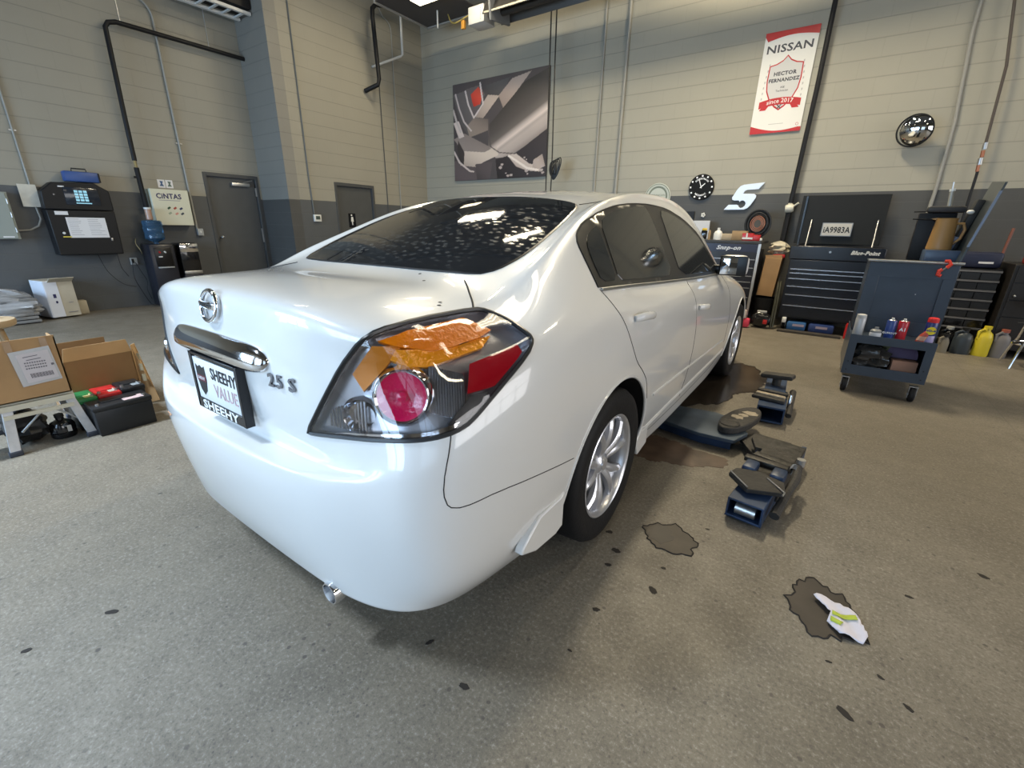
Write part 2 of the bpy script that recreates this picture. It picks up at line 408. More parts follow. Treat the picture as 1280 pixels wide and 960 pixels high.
FRONT = [ # i = 0..3 : (x, [(y, z) * 8])
 (0.0,  [(4.80,.20),(4.83,.34),(4.82,.44),(4.80,.51),(4.78,.57),(4.76,.63),(4.73,.69),(4.69,.735)]),
 (0.20, [(4.79,.20),(4.82,.34),(4.81,.44),(4.79,.51),(4.77,.57),(4.75,.63),(4.72,.69),(4.68,.735)]),
 (0.38, [(4.76,.20),(4.80,.34),(4.79,.44),(4.77,.52),(4.75,.58),(4.73,.63),(4.70,.69),(4.65,.73)]),
 (0.52, [(4.72,.20),(4.76,.34),(4.75,.45),(4.73,.53),(4.71,.59),(4.69,.64),(4.66,.69),(4.61,.725)])]
CENT = [(.092,1.080),(.34,1.097),(.60,1.106),(.97,1.258),(1.34,1.392),(1.80,1.456),(2.30,1.474),(2.72,1.450),(3.15,1.310),(3.55,1.085),(3.88,.985),(4.18,.925),(4.45,.845),(4.69,.735)]
def top_pt(i, j):            # lateral i 0..3 on the roof/deck at station j
    yc, zc = CENT[j]; xe, ye, ze = SIDE[j][7]
    t = (0.0, 0.36, 0.66, 0.88)[i]
    wz = t**2.4; wy = t**2.0
    return (xe*t, yc+(ye-yc)*wy, zc+(ze-zc)*wz)
def build_body():
    bm = bmesh.new(); V = {}
    nj = len(SIDE)
    def vv(key, co):
        if key not in V: V[key] = bm.verts.new(co)
        return V[key]
    for s in (1, -1):
        def S(j, k): return vv(('s', s, j, k), (s*SIDE[j][k][0], SIDE[j][k][1], SIDE[j][k][2]))
        def Rr(i, k):
            if i == 4: return S(0, k)
            ss = 0 if i == 0 else s
            return vv(('r', ss, i, k), (s*REAR[i][0], REAR[i][1][k][0], REAR[i][1][k][1]))
        def Fr(i, k):
            if i == 4: return S(nj-1, k)
            ss = 0 if i == 0 else s
            return vv(('f', ss, i, k), (s*FRONT[i][0], FRONT[i][1][k][0], FRONT[i][1][k][1]))
        def T(i, j):
            if j == 0: return Rr(i, 7)
            if j == nj-1: return Fr(i, 7)
            if i == 4: return S(j, 7)
            ss = 0 if i == 0 else s
            p = top_pt(i, j); return vv(('t', ss, i, j), (s*p[0], p[1], p[2]))
        def Bt(i, j):
            if j == 0: return Rr(i, 0)
            if j == nj-1: return Fr(i, 0)
            if i == 4: return S(j, 0)
            ss = 0 if i == 0 else s
            t = (0, .36, .66, .88)[i]; xe, ye, ze = SIDE[j][0]
            return vv(('b', ss, i, j), (s*xe*t, ye, 0.19))
        def quad(*q):
            q = list(dict.fromkeys(q))
            if s < 0: q = q[::-1]
            bm.faces.new(q)
        for k in range(7):
            for i in range(4):
                quad(Rr(i, k), Rr(i+1, k), Rr(i+1, k+1), Rr(i, k+1))
                quad(Fr(i+1, k), Fr(i, k), Fr(i, k+1), Fr(i+1, k+1))
            for j in range(nj-1):
                quad(S(j, k), S(j+1, k), S(j+1, k+1), S(j, k+1))
        for j in range(nj-1):
            for i in range(4):
                quad(T(i, j), T(i+1, j), T(i+1, j+1), T(i, j+1))
                quad(Bt(i, j+1), Bt(i+1, j+1), Bt(i+1, j), Bt(i, j))
    bmesh.ops.recalc_face_normals(bm, faces=bm.faces[:])
    me = bpy.data.meshes.new('cage')
    cr = bm.edges.layers.float.new('crease_edge')
    def crease(a, b, v):
        for e in a.link_edges:
            if e.other_vert(a) == b: e[cr] = v
    for s in (1, -1):                     # crisp lines: bumper step, boot lip, underside
        for i in range(3):
            for k, c_ in ((3, .75), (4, .9), (7, .3)):
                a = V[('r', 0 if i == 0 else s, i, k)]
                b2 = V[('r', s, i+1, k)]
                crease(a, b2, c_ * (1 if i < 2 else .4))
        for i in range(4):
            a = V[('r', 0 if i == 0 else s, i, 0)]; b2 = V[('r', s, i+1, 0)] if i < 3 else V[('s', s, 0, 0)]
            crease(a, b2, .8)
        for j in range(nj-1):
            crease(V[('s', s, j, 0)], V[('s', s, j+1, 0)], .8)
            if 3 <= j <= 8: crease(V[('s', s, j, 6)], V[('s', s, j+1, 6)], .5)
    bm.to_mesh(me); bm.free()
    tgt = [v.co.copy() for v in me.vertices]; N = len(tgt)
    ob = bpy.data.objects.new('cage', me); COL.objects.link(ob)
    md = ob.modifiers.new('s', 'SUBSURF'); md.levels = 1; md.render_levels = 1
    for it in range(4):                   # let the smooth surface pass through the measured points
        dg = bpy.context.evaluated_depsgraph_get()
        # limit-like position at two levels
        md.levels = 2 if it < 3 else 2
        dg.update()
        ev = ob.evaluated_get(dg).to_mesh()
        cur = [ev.vertices[k].co.copy() for k in range(N)]
        ob.evaluated_get(dg).to_mesh_clear()
        for k in range(N): me.vertices[k].co += (tgt[k]-cur[k])*0.85
        me.update()
    md.levels = 4
    dg = bpy.context.evaluated_depsgraph_get(); dg.update()
    out = bpy.data.meshes.new_from_object(ob.evaluated_get(dg))
    bpy.data.objects.remove(ob)
    return out
body_me = build_body()
body_me.materials.clear(); body_me.materials.append(M_PAINT)
# BODYEND
BV = BVHTree.FromPolygons([v.co.copy() for v in body_me.vertices], [tuple(p.vertices) for p in body_me.polygons])
S2 = sqrt(0.5)
def proj(kind, u, v, off=0.0, side=1):
    """point of the body surface for a side (y, z), corner (a, z), tail (x, z) or top (x, y) coordinate"""
    if kind == 'side': o, d = Vector((3*side, u, v)), Vector((-side, 0, 0))
    elif kind == 'corner':
        N = Vector((S2*side, -S2, 0)); T = Vector((S2*side, S2, 0))
        o, d = T*u + Vector((0, 0, v)) + N*2.5, -N
    elif kind == 'tail': o, d = Vector((u*side, -2, v)), Vector((0, 1, 0))
    else: o, d = Vector((u*side, v, 3)), Vector((0, 0, -1))
    h = BV.ray_cast(o, d)
    if h[0] is None: return o + d*(3-0.85), -d
    n = h[1] if h[1].dot(d) < 0 else -h[1]
    return h[0] + n*off, n
from mathutils.geometry import delaunay_2d_cdt
def dense(poly, step, closed=True):
    out = []
    n = len(poly)
    for i in range(n if closed else n-1):
        a, b = Vector(poly[i]), Vector(poly[(i+1) % n]); k = max(1, int((b-a).length/step))
        for q in range(k): out.append(a + (b-a)*(q/k))
    if not closed: out.append(Vector(poly[-1]))
    return out
def smooth_poly(poly, it=2, closed=True):
    p = [Vector(q) for q in poly]
    for _ in range(it):
        o = []; n = len(p)
        if not closed: o.append(p[0])
        for i in range(n if closed else n-1):
            a, b = p[i], p[(i+1) % n]; o += [a*0.8+b*0.2, a*0.2+b*0.8]
        if not closed: o.append(p[-1])
        p = o
    return p
def inside(p, poly):
    c = False; n = len(poly); j = n-1
    for i in range(n):
        a, b = poly[i], poly[j]
        if (a[1] > p[1]) != (b[1] > p[1]) and p[0] < (b[0]-a[0])*(p[1]-a[1])/(b[1]-a[1])+a[0]: c = not c
        j = i
    return c
def patch(mb, kind, poly, off=0.003, base=-0.006, side=1, step=0.02, mi=0, flat=None):
    """a thin panel that follows the body: outline poly in projection coordinates"""
    bd = dense(poly, step)
    n = len(bd); pts = list(bd)
    xs = [p[0] for p in bd]; ys = [p[1] for p in bd]
    x = min(xs)+step*0.53
    while x < max(xs):
        y = min(ys)+step*0.51
        while y < max(ys):
            q = Vector((x, y))
            if inside(q, bd) and min((q-b).length for b in bd) > step*0.4: pts.append(q)
            y += step
        x += step
    r = delaunay_2d_cdt([Vector((p[0], p[1])) for p in pts], [(i, (i+1) % n) for i in range(n)], [], 0, 1e-6)
    vs2, fs = r[0], [f for f in r[2] if inside(sum((r[0][k] for k in f), Vector((0, 0)))/len(f), bd)]
    top, bot = [], []
    for p in vs2:
        P, N = proj(kind, p[0], p[1], 0, side)
        if flat is not None: N = flat
        top.append(P+N*off); bot.append(P+N*base)
    m = len(vs2); cnt = set()
    for f in fs:
        for a, b in zip(f, list(f[1:])+[f[0]]): cnt.add((a, b))
    walls = [(b, a, a+m, b+m) for a, b in cnt if (b, a) not in cnt]
    mb.add(top+bot, [tuple(f) for f in fs]+[tuple(k+m for k in f[::-1]) for f in fs]+walls, mi)
    return mb
def line(mb, kind, poly, r=0.002, off=-0.0006, side=1, closed=False, step=0.012, mi=0, sm=1):
    pts = dense(smooth_poly(poly, sm, closed) if sm else [Vector(p) for p in poly], step, closed)
    mb.tube([proj(kind, p[0], p[1], off, side)[0] for p in pts], r, 6, mi, closed)
    return mb
import numpy as np
def smooth_normals(o, kind, side=1):
    """a pane is one clean sheet: give it the normals of the low-order surface that fits it"""
    off = world_loc(o); me = o.data
    P_ = np.array([tuple(v.co+off) for v in me.vertices])
    if kind == 'top': u, v, h = P_[:, 0], P_[:, 1], P_[:, 2]; T_ = lambda u, v: np.stack([1+0*u, v, v*v, u*u], 1)
    else: u, v, h = P_[:, 1], P_[:, 2], P_[:, 0]; T_ = lambda u, v: np.stack([1+0*u, u, v, v*v], 1)
    m_ = u.mean(), v.mean()
    if kind == 'top': m_ = 0, m_[1]
    c_, *_r = np.linalg.lstsq(T_(u-m_[0], v-m_[1]), h, rcond=None)
    f_ = lambda a, b: T_(a-m_[0], b-m_[1]) @ c_
    e = 1e-3; du = (f_(u+e, v)-f_(u-e, v))/(2*e); dv = (f_(u, v+e)-f_(u, v-e))/(2*e)
    N_ = np.stack([-du, -dv, 1+0*du], 1) if kind == 'top' else np.stack([side*(1+0*du), -side*du, -side*dv], 1)
    N_ /= np.linalg.norm(N_, axis=1)[:, None]
    me.normals_split_custom_set_from_vertices([tuple(x) for x in N_])
def interp(tab, v):
    if v <= tab[0][0]: return tab[0][1]
    for (a, b), (c, d) in zip(tab, tab[1:]):
        if v <= c: return b+(d-b)*(v-a)/(c-a)
    return tab[-1][1]

LAMP = [(.332,.735),(.397,.847),(.451,.936),(.506,1.004),(.545,1.027),(.631,1.038),(.794,1.043),(.824,1.038),(.888,1.013),(.94,.978),(.948,.961),(.929,.935),(.827,.862),(.757,.806),(.718,.79),(.663,.78),(.561,.771),(.452,.757),(.345,.735)]
lampS = smooth_poly(LAMP, 1)
# ---- cut wheel wells and lamp recesses out of the body
body_ob = bpy.data.objects.new('body_shell', body_me); COL.objects.link(body_ob)
M_REFL = mat('lamp_reflector', (0.50, 0.50, 0.52), 0.25, 0.7, bump=0.08, bscale=14)
cut = MB()
for s in (1, -1):
    for hy in (1.06, 3.836):
        cut.cyl((s*0.60, hy, 0.335), (s*1.05, hy, 0.335), 0.378, seg=72, mi=1)
for s in (1, -1):
    patch(cut, 'corner', lampS, 0.03, -0.040, s, 0.02, 2, flat=Vector((s, -1, .9)).normalized())
cutter = cut.build('cutter', [M_PAINT, M_DARK, M_REFL], smooth=None)
body_me.materials.append(M_DARK); body_me.materials.append(M_REFL)
bo = body_ob.modifiers.new('b', 'BOOLEAN'); bo.operation = 'DIFFERENCE'; bo.solver = 'EXACT'; bo.object = cutter; bo.material_mode = 'TRANSFER'
dg = bpy.context.evaluated_depsgraph_get(); dg.update()
shell = bpy.data.meshes.new_from_object(body_ob.evaluated_get(dg))
bpy.data.objects.remove(body_ob); bpy.data.objects.remove(cutter)
shell.polygons.foreach_set('use_smooth', [True]*len(shell.polygons))
shell.set_sharp_from_angle(angle=R(48))
# ---- split the skin into its panels
RD = [(.60,1.40),(.661,1.335),(.75,1.207),(.823,1.154),(.935,1.09),(.987,1.047),(1.051,.998)]
def panel_of(c, mi):
    ax, y, z = abs(c.x), c.y, c.z
    if mi == 2: return 'lamp_housing'
    if mi == 1: return 'body_shell'
    a = (ax+y)*S2
    if y < 0.75 and z < 1.1:
        li = interp([(.655,.30),(.735,.332),(.847,.397),(.936,.451),(1.004,.506),(1.03,.56)], z)
        if z > 0.650 and a < li and y < 0.3: return 'trunk_lid'
        if z > 1.0 and y < 0.60 + 0.05*(1-ax/.5) and ax < (0.655 if y < .487 else .655-(y-.487)*1.19): return 'trunk_lid'
        zs = .78 if y < .185 else interp([(.185,.587),(.315,.592),(.504,.566),(.698,.531)], y)
        if z < zs and y < 0.72: return 'rear_bumper'
    if ax > 0.57 and 0.24 < z < 1.37:
        ry = interp(RD, z) if z < 1.06 else interp([(1.06,.985),(1.14,1.02),(1.24,1.09),(1.30,1.25),(1.34,1.42)], z)
        if ry < y < 2.17 and z < interp([(1,1.24),(1.35,1.325),(1.9,1.385),(2.2,1.39)], y): return 'rear_door'
        if 2.17 <= y < 3.2 and z < interp([(2.17,1.39),(2.6,1.33),(2.85,1.24),(3.2,.99)], y): return 'front_door'
    if y > 3.55 and z > 0.66 and ax < 0.70 and c.z > 0.6 and (z > .80 or ax < .55): return 'hood'
    if y > 4.3 and z < 0.66: return 'front_bumper'
    return 'body_shell'
base_off = world_loc(CAR)
fulln = [cn.vector.copy() for cn in shell.corner_normals]
groups = {}
for p in shell.polygons:
    nm = panel_of(p.center, p.material_index)
    sd = (1 if p.center.x > 0 else -1) if nm in ('rear_door', 'front_door', 'lamp_housing') else 0
    groups.setdefault((nm, sd), []).append(p)
CARP = {}
for (nm, sd), ps in groups.items():
    idx = {}; vs = []; fs = []; mi = []; nn = []
    for p in ps:
        f = []
        for li in p.loop_indices:
            vi = shell.loops[li].vertex_index
            if vi not in idx: idx[vi] = len(vs); vs.append(shell.vertices[vi].co - base_off)
            f.append(idx[vi]); nn.append(fulln[li])
        fs.append(f); mi.append(p.material_index)
    me = bpy.data.meshes.new(nm); me.from_pydata(vs, [], fs)
    for m in (M_PAINT, M_DARK, M_REFL): me.materials.append(m)
    me.polygons.foreach_set('material_index', mi)
    me.polygons.foreach_set('use_smooth', [True]*len(fs))
    me.normals_split_custom_set([tuple(v) for v in nn])
    o = bpy.data.objects.new(nm, me); COL.objects.link(o); o.parent = CAR
    CARP[(nm, sd)] = o

# ---- windows
RW = [(-.50,.665),(-.30,.632),(0,.622),(.30,.632),(.50,.665),(.545,.72),(.568,.82),(.572,.93),(.553,1.14),(.512,1.33),(.475,1.395),(.34,1.372),(0,1.345),(-.34,1.372),(-.475,1.395),(-.512,1.33),(-.553,1.14),(-.572,.93),(-.568,.82),(-.545,.72)]
M_RGLASS = NB('rear_glass'); q = M_RGLASS
q.b.inputs['Base Color'].default_value = (0.012, 0.013, 0.015, 1); q.b.inputs['Specular IOR Level'].default_value = 0.7
g = q.n('ShaderNodeNewGeometry')
mp = q.n('ShaderNodeMapping'); mp.inputs['Scale'].default_value = (20, 34, 1); q.l(g.outputs['Position'], mp.inputs[0])
vo = q.n('ShaderNodeTexVoronoi'); vo.voronoi_dimensions = '2D'; vo.inputs['Scale'].default_value = 1.0; q.l(mp.outputs[0], vo.inputs['Vector'])
sm_ = q.noise(g.outputs['Position'], 2.2, 3)
spot = q.math('MULTIPLY', q.rng(vo.outputs['Distance'], 0.30, 0.16), q.rng(sm_, 0.42, 0.62))
q.l(q.mix(q.math('MULTIPLY', spot, 0.24), (0.012, 0.013, 0.015), (0.22, 0.22, 0.21)), q.b.inputs['Base Color'])
q.l(q.math('ADD', 0.035, q.math('MULTIPLY', spot, 0.12)), q.b.inputs['Roughness'])
M_RGLASS = q.m
rw = patch(MB(), 'top', smooth_poly(RW, 1), 0.002, -0.004, 1, 0.035).build('rear_window', M_RGLASS, CAR, smooth=180); smooth_normals(rw, 'top')
line(MB(), 'top', RW, 0.006, -0.001, 1, True, 0.03).build('window_seal', M_BLACKPL, CAR)
DLO = [(.985,1.062),(1.006,1.137),(1.032,1.205),(1.075,1.242),(1.163,1.282),(1.346,1.331),(1.52,1.360),(1.715,1.378),(1.977,1.386),(2.267,1.376),(2.557,1.325),(2.844,1.235),(3.06,1.08),(3.20,.963),(2.502,.984),(1.583,1.028),(1.178,1.051)]
QG = [(1.035,1.078),(1.05,1.14),(1.085,1.205),(1.16,1.248),(1.25,1.273),(1.205,1.16),(1.17,1.071)]
RG = [(1.195,1.070),(1.235,1.17),(1.285,1.285),(1.40,1.322),(1.60,1.352),(1.78,1.366),(1.905,1.370),(1.925,1.2),(1.935,1.036),(1.6,1.049),(1.35,1.062)]
FG = [(2.085,1.026),(2.09,1.2),(2.10,1.362),(2.28,1.352),(2.54,1.303),(2.82,1.205),(3.00,1.075),(3.10,.985),(2.6,1.004)]
M_SATIN = mat('satin_trim', (0.46, 0.46, 0.45), 0.3, 0.9)
for s in (1, -1):
    patch(MB(), 'side', DLO, 0.0025, -0.004, s, 0.04).build('window_surround', M_BLACKPL, CAR, smooth=60)
    for nm, gl in (('quarter_window', QG), ('rear_door_window', RG), ('front_door_window', FG)):
        g_ = patch(MB(), 'side', smooth_poly(gl, 1), 0.005, 0.0, s, 0.04).build(nm, M_GLASS, CAR, smooth=180); smooth_normals(g_, 'side', s)
    line(MB(), 'side', [(1.0,1.054),(1.178,1.047),(1.583,1.024),(2.502,.981),(3.2,.958)], 0.008, 0.0, s).build('belt_trim', M_SATIN, CAR)
    line(MB(), 'side', DLO[:14], 0.0045, 0.0, s).build('window_trim', M_BLACKPL, CAR)
    # panel gaps
    gp = MB()
    line(gp, 'side', [(.99,1.056),(1.047,.987),(1.09,.935),(1.154,.823),(1.207,.75),(1.30,.685),(1.36,.63),(1.41,.53)], side=s, r=0.0022)
    line(gp, 'side', [(2.17,.99),(2.15,.93),(2.16,.857),(2.19,.70),(2.19,.45),(2.17,.30)], side=s, r=0.002)
    line(gp, 'side', [(3.22,.95),(3.24,.80),(3.27,.60),(3.30,.42)], side=s, r=0.002)
    line(gp, 'side', [(1.44,.32),(1.6,.275),(2.17,.27),(3.0,.28),(3.28,.33)], side=s, r=0.002)
    line(gp, 'side', [(.205,.79),(.172,.70),(.163,.64),(.172,.600),(.205,.588),(.315,.592),(.504,.566),(.70,.531)], side=s, r=0.0018)
    line(gp, 'top', [(.49,.615),(.53,.58),(.587,.526),(.635,.482),(.665,.45)], side=s, r=0.0032)
    line(gp, 'top', [(.49,1.40),(.535,1.55),(.545,2.0),(.54,2.6),(.60,3.1)], side=s, r=0.003)
    gp.build('panel_gap', M_GAP, CAR)
    line(MB(), 'side', [(1.50,.520),(2.2,.492),(3.22,.452)], 0.008, -0.001, s).build('side_molding', M_PAINT, CAR)
    line(MB(), 'side', [(1.46,.335),(1.6,.33),(2.2,.335),(3.1,.34),(3.35,.35)], 0.012, -0.004, s).build('sill_molding', M_PAINT, CAR)
    # arch lips
    for hy in (1.06, 3.836):
        t0, t1 = -25, 205
        pts = []
        for k in range(47):
            t = R(t0+(t1-t0)*k/46); y_, z_ = hy+0.381*cos(t), 0.335+0.381*sin(t)
            if z_ > 0.24: pts.append(proj('side', y_, z_, -0.002, s)[0])
        MB().tube(pts, 0.007, 8).build('arch_lip', M_PAINT, CAR)
    # door handles
    for hy, hz in ((1.29, .918), (2.31, .832)):
        P, N = proj('side', hy, hz, 0, s)
        hb = MB()
        cup, _ = proj('side', hy-0.01, hz-0.004, 0, s)
        pts = []
        for k in range(13):
            t = k/12; o_ = 0.030*sin(pi*min(1, max(0, (t*1.0)))) ** 0.5 if 0 < t < 1 else 0
            Pk, Nk = proj('side', hy-0.095+0.19*t, hz-0.012*(t-.5), 0.004+o_*0.9, s); pts.append(Pk)
        hb.tube(pts, [0.010]+[0.0125]*11+[0.010], 10)
        for v in hb.v: v.z = hz + (v.z-hz)*1.35
        hb.build('door_handle', M_PAINT, CARP[('rear_door' if hy < 2 else 'front_door', s)])

# ---- tail lamps
M_AMB = mat('amber_lens', (0.95, 0.25, 0.0), 0.25, coat=1, bump=0.5, bscale=70)
M_RED = mat('red_lens', (0.42, 0.003, 0.012), 0.15, coat=1)
M_REDB = mat('bright_red_lens', (0.72, 0.008, 0.10), 0.12, coat=1, bump=0.6, bscale=50)
M_CLR = NB('clear_cover'); q = M_CLR
q.nt.nodes.remove(q.b)
tr = q.n('ShaderNodeBsdfTransparent'); tr.inputs[0].default_value = (0.93, 0.93, 0.94, 1); gl = q.n('ShaderNodeBsdfGlossy'); gl.inputs['Roughness'].default_value = 0.03
fr_ = q.n('ShaderNodeLayerWeight'); mxs = q.n('ShaderNodeMixShader')
q.l(q.math('ADD', q.math('MULTIPLY', q.math('POWER', fr_.outputs['Facing'], 4.0), 0.8), 0.035), mxs.inputs[0]); q.l(tr.outputs[0], mxs.inputs[1]); q.l(gl.outputs[0], mxs.inputs[2]); q.l(mxs.outputs[0], q.nt.nodes['Material Output'].inputs[0])
M_CLR = q.m
M_FLUTE = mat('lamp_flute', (0.62, 0.62, 0.63), 0.16, 0.95)
for s in (1, -1):
    TL = CARP[('lamp_housing', s)]; TL.name = 'tail_lamp'
    D = Vector((S2*s, -S2, 0)); T = Vector((S2*s, S2, 0)); Z = Vector((0, 0, 1))
    DD = Vector((s, -1, .9)).normalized()
    def ins(poly, off, mb, th=0.01, step=0.012, mi=0):      # panel inside the lamp, off along the depth axis
        return patch(mb, 'corner', poly, -off, -off-th, s, step, mi, flat=DD)
    cp_ = patch(MB(), 'corner', lampS, 0.002, 0.0, s, 0.02).build('lens_cover', M_CLR, TL, smooth=60)
    line(MB(), 'corner', LAMP, 0.0065, -0.001, s, True).build('lamp_seal', M_BLACKPL, TL)
    AM1 = [(.545,1.008),(.612,1.024),(.755,1.031),(.832,.998),(.795,.985),(.72,.975),(.665,.975),(.635,.985),(.60,.992)]
    AM2 = [(.585,.990),(.635,.985),(.665,.975),(.72,.975),(.795,.985),(.828,.988),(.80,.966),(.72,.953),(.656,.943),(.612,.948),(.57,.965)]
    ins(AM1, 0.008, MB(), 0.018).build('amber_lens', M_AMB, TL)
    ins(AM2, 0.015, MB(), 0.018).build('amber_reflector', mat('amber_reflector', (1.0, 0.36, 0.0), 0.2, 0.1, coat=.5, bump=0.8, bscale=45), TL)
    ins([(.475,.925),(.53,1.0),(.60,1.0),(.555,.945),(.50,.885)], 0.02, MB(), 0.012).build('amber_side_lens', mat('amber_clear', (0.75, 0.26, 0.03), 0.2, 0.2, coat=.5), TL)
    ins([(.762,.935),(.90,.962),(.912,.943),(.90,.932),(.825,.878),(.752,.872)], 0.006, MB(), 0.014).build('red_side_lens', M_RED, TL)
    ins([(.762,.868),(.81,.868),(.757,.822),(.715,.80),(.70,.81)], 0.012, MB(), 0.01).build('dark_side_panel', M_BLACKPL, TL)
    # round red lens with its chrome ring
    cx_, cz_ = .592, .873
    Pc = proj('corner', cx_, cz_, 0, s)[0]; Nn = proj('corner', cx_, cz_, 0, s)[1]
    Nn = (Nn+D*0.3).normalized()
    ctr = Pc - Nn*0.012
    rb = MB(); rb.lathe([(0.0, -.012), (0.030, -.012), (0.050, -.004), (0.060, 0.003), (0.061, -.02), (0.0, -.02)], ctr, Nn, 40)
    rb.build('red_round_lens', M_REDB, TL)
    MB().lathe([(0.060, -.02), (0.060, 0.004), (0.064, 0.007), (0.068, 0.004), (0.078, -.02)], ctr, Nn, 40, ring=True).build('chrome_ring', M_CHROME, TL)
    MB().lathe([(0.0, .010), (0.012, .006), (0.014, -.012), (0.0, -.014)], ctr, Nn, 20).build('lamp_bulb', M_REDB, TL)
    c2 = proj('corner', .485, .815, 0, s)[0]-D*0.02
    MB().lathe([(0.0, -.014), (0.026, -.010), (0.040, 0.004), (0.043, -.014)], c2, D, 30).build('reversing_reflector', M_CHROME, TL)
    # fluted chrome bands
    fl = MB()
    for k in range(16):
        a0 = .66+.0065*k; z0 = .905-0.002*k
        if k < 14:
            p0 = proj('corner', a0, z0+.030, 0, s)[0]-D*0.022; p1 = proj('corner', a0, z0-.075, 0, s)[0]-D*0.022
            fl.cyl(p0, p1, 0.0032, seg=6)
    for k in range(12):
        a0 = .405+.0085*k
        p0 = proj('corner', a0, .80+.012*k**.6, 0, s)[0]-D*0.026; p1 = proj('corner', a0, .765, 0, s)[0]-D*0.026
        fl.cyl(p0, p1, 0.0034, seg=6)
    fl.build('fluted_reflector', M_FLUTE, TL)
    ins([(.36,.742),(.45,.770),(.56,.786),(.66,.796),(.73,.812),(.715,.795),(.66,.784),(.56,.775),(.45,.76)], 0.006, MB(), 0.015).build('chrome_skirt', M_CHROME, TL)

# ---- tail: chrome bar, plate, badge, lettering
P = lambda x, z, off=0: proj('tail', x, z, off)[0]
TR = CARP[('trunk_lid', 0)]
cb = MB(); n = 48; m = 10; rows = []
for i in range(n+1):
    x = -.292+.584*i/n; e = 1-abs(x/.292)**6; e2 = sqrt(max(0, 1-(abs(x)/.2925)**8))
    zc = .909+.006*cos(x/.29*pi/2); hh = .0375*e2+.002
    ring = []
    for k in range(m):
        t = 2*pi*k/m; yy = cos(t); zz = sin(t)
        base_ = P(x, zc+zz*hh*0.9).y
        ring.append((x, base_ - (0.026*e2+.002)*max(0, yy)**0.7*(1 - .35*zz) + 0.01*max(0, -yy), zc+zz*hh))
    rows += ring
cb.add(rows, [(i*m+k, i*m+(k+1) % m, (i+1)*m+(k+1) % m, (i+1)*m+k) for i in range(n) for k in range(m)]+[tuple(range(m)), tuple(range(n*m, n*m+m))])
cb.build('chrome_garnish', M_CHROME, TR, smooth=70)
# licence plate in its frame
py0, px0 = 0.020, 0.005
M_PLATE = mat('plate_white', (0.72, 0.74, 0.76), 0.4)
M_FRAME = mat('plate_frame_black', (0.012, 0.013, 0.016), 0.25)
pl = MB().rbox((px0, py0, .785), (.300, .004, .150), .006).build('license_plate', M_PLATE, TR)
fb = MB()
zb_, zt_ = .690, .876
fb.bx(px0-.155, px0-.143, py0-.006, py0+.006, zb_, zt_); fb.bx(px0+.143, px0+.157, py0-.007, py0+.02, zb_, zt_)
fb.bx(px0-.155, px0+.155, py0-.006, py0+.006, zb_, zb_+.034); fb.bx(px0-.155, px0+.155, py0-.006, py0+.006, zt_-.008, zt_)
pf = fb.build('plate_frame', M_FRAME, pl, bevel=0.0015)
M_INK = mat('ink_black', (0.01, 0.01, 0.011), 0.5); M_PINK = mat('ink_dusty_pink', (0.50, 0.36, 0.38), 0.5)
M_WHITE = mat('white_letter', (0.82, 0.83, 0.85), 0.45); M_MAROON = mat('ink_maroon', (0.12, 0.02, 0.03), 0.5)
X, Z = Vector((1, 0, 0)), Vector((0, 0, 1)); fy = py0-.0023
text_mb(MB(), 'SHEEHY', .053, (px0+.052, fy, .822), X, Z, bold=.015, sx=.84).build('plate_lettering', M_INK, pl)
text_mb(MB(), 'VALUE', .058, (px0+.052, fy, .768), X, Z, sx=.86).build('plate_lettering', M_PINK, pl)
text_mb(MB(), 'SHEEHY', .040, (px0, py0-.0065, zb_+.0165), X, Z, bold=.02, sx=1.6).build('frame_lettering', M_WHITE, pf)
sh = [(-.030,.045),(-.015,.038),(0,.045),(.015,.038),(.030,.045),(.032,.0),(.020,-.038),(0,-.055),(-.020,-.038),(-.032,0)]
MB().prism(sh, (px0-.098, fy, .793), X, Z, Vector((0, -.0008, 0))).build('plate_shield', M_INK, pl)
MB().bx(px0-.128, px0-.068, fy-.0016, fy, .785, .805).build('shield_band', M_MAROON, pl)
text_mb(MB(), 'SHEEHY', .014, (px0-.098, fy-.0018, .795), X, Z, .0004, sx=.95).build('shield_lettering', M_WHITE, pl)
# round badge
bc = P(0, 1.028)
NB_ = proj('tail', 0, 1.028)[1]; UB = (Z-NB_*Z.dot(NB_)).normalized()
bm_ = MB()
bm_.tube([bc+NB_*0.010+X*(.048*cos(t*pi/18))+UB*(.044*sin(t*pi/18)) for t in range(36)], .0065, 10, closed=True)
bd_ = bm_.build('badge_ring', M_CHROME, TR, smooth=60)
MB().rbox(bc+NB_*0.012, (.098, .011, .024), .004, rx=atan2(-NB_.z, -NB_.y)*-1+0).build('badge_bar', M_CHROME, bd_)
text_mb(MB(), 'NISSAN', .019, bc+NB_*0.0195, X, UB, .001, bold=.02, sx=1.1).build('badge_lettering', M_INK, bd_)
M_LETT = mat('letter_chrome', (.22, .23, .26), .2, .9)
for ch, cx_ in (('2', .297), ('5', .333), ('S', .383)):
    pt, nr = proj('tail', cx_, .862-.0*cx_, 0.001); ax_ = (X-nr*X.dot(nr)).normalized()
    text_mb(MB(), ch, .052, pt, ax_, nr.cross(ax_)*-1 if nr.cross(ax_).z < 0 else nr.cross(ax_), .004, sx=1.0 if ch != 'S' else 1.2, bold=.02).build('chrome_letter', M_LETT, TR)
pt = proj('tail', .3155, .850, 0.001)[0]
MB().rbox(pt, (.006, .006, .006), .001).build('chrome_letter', M_LETT, TR)
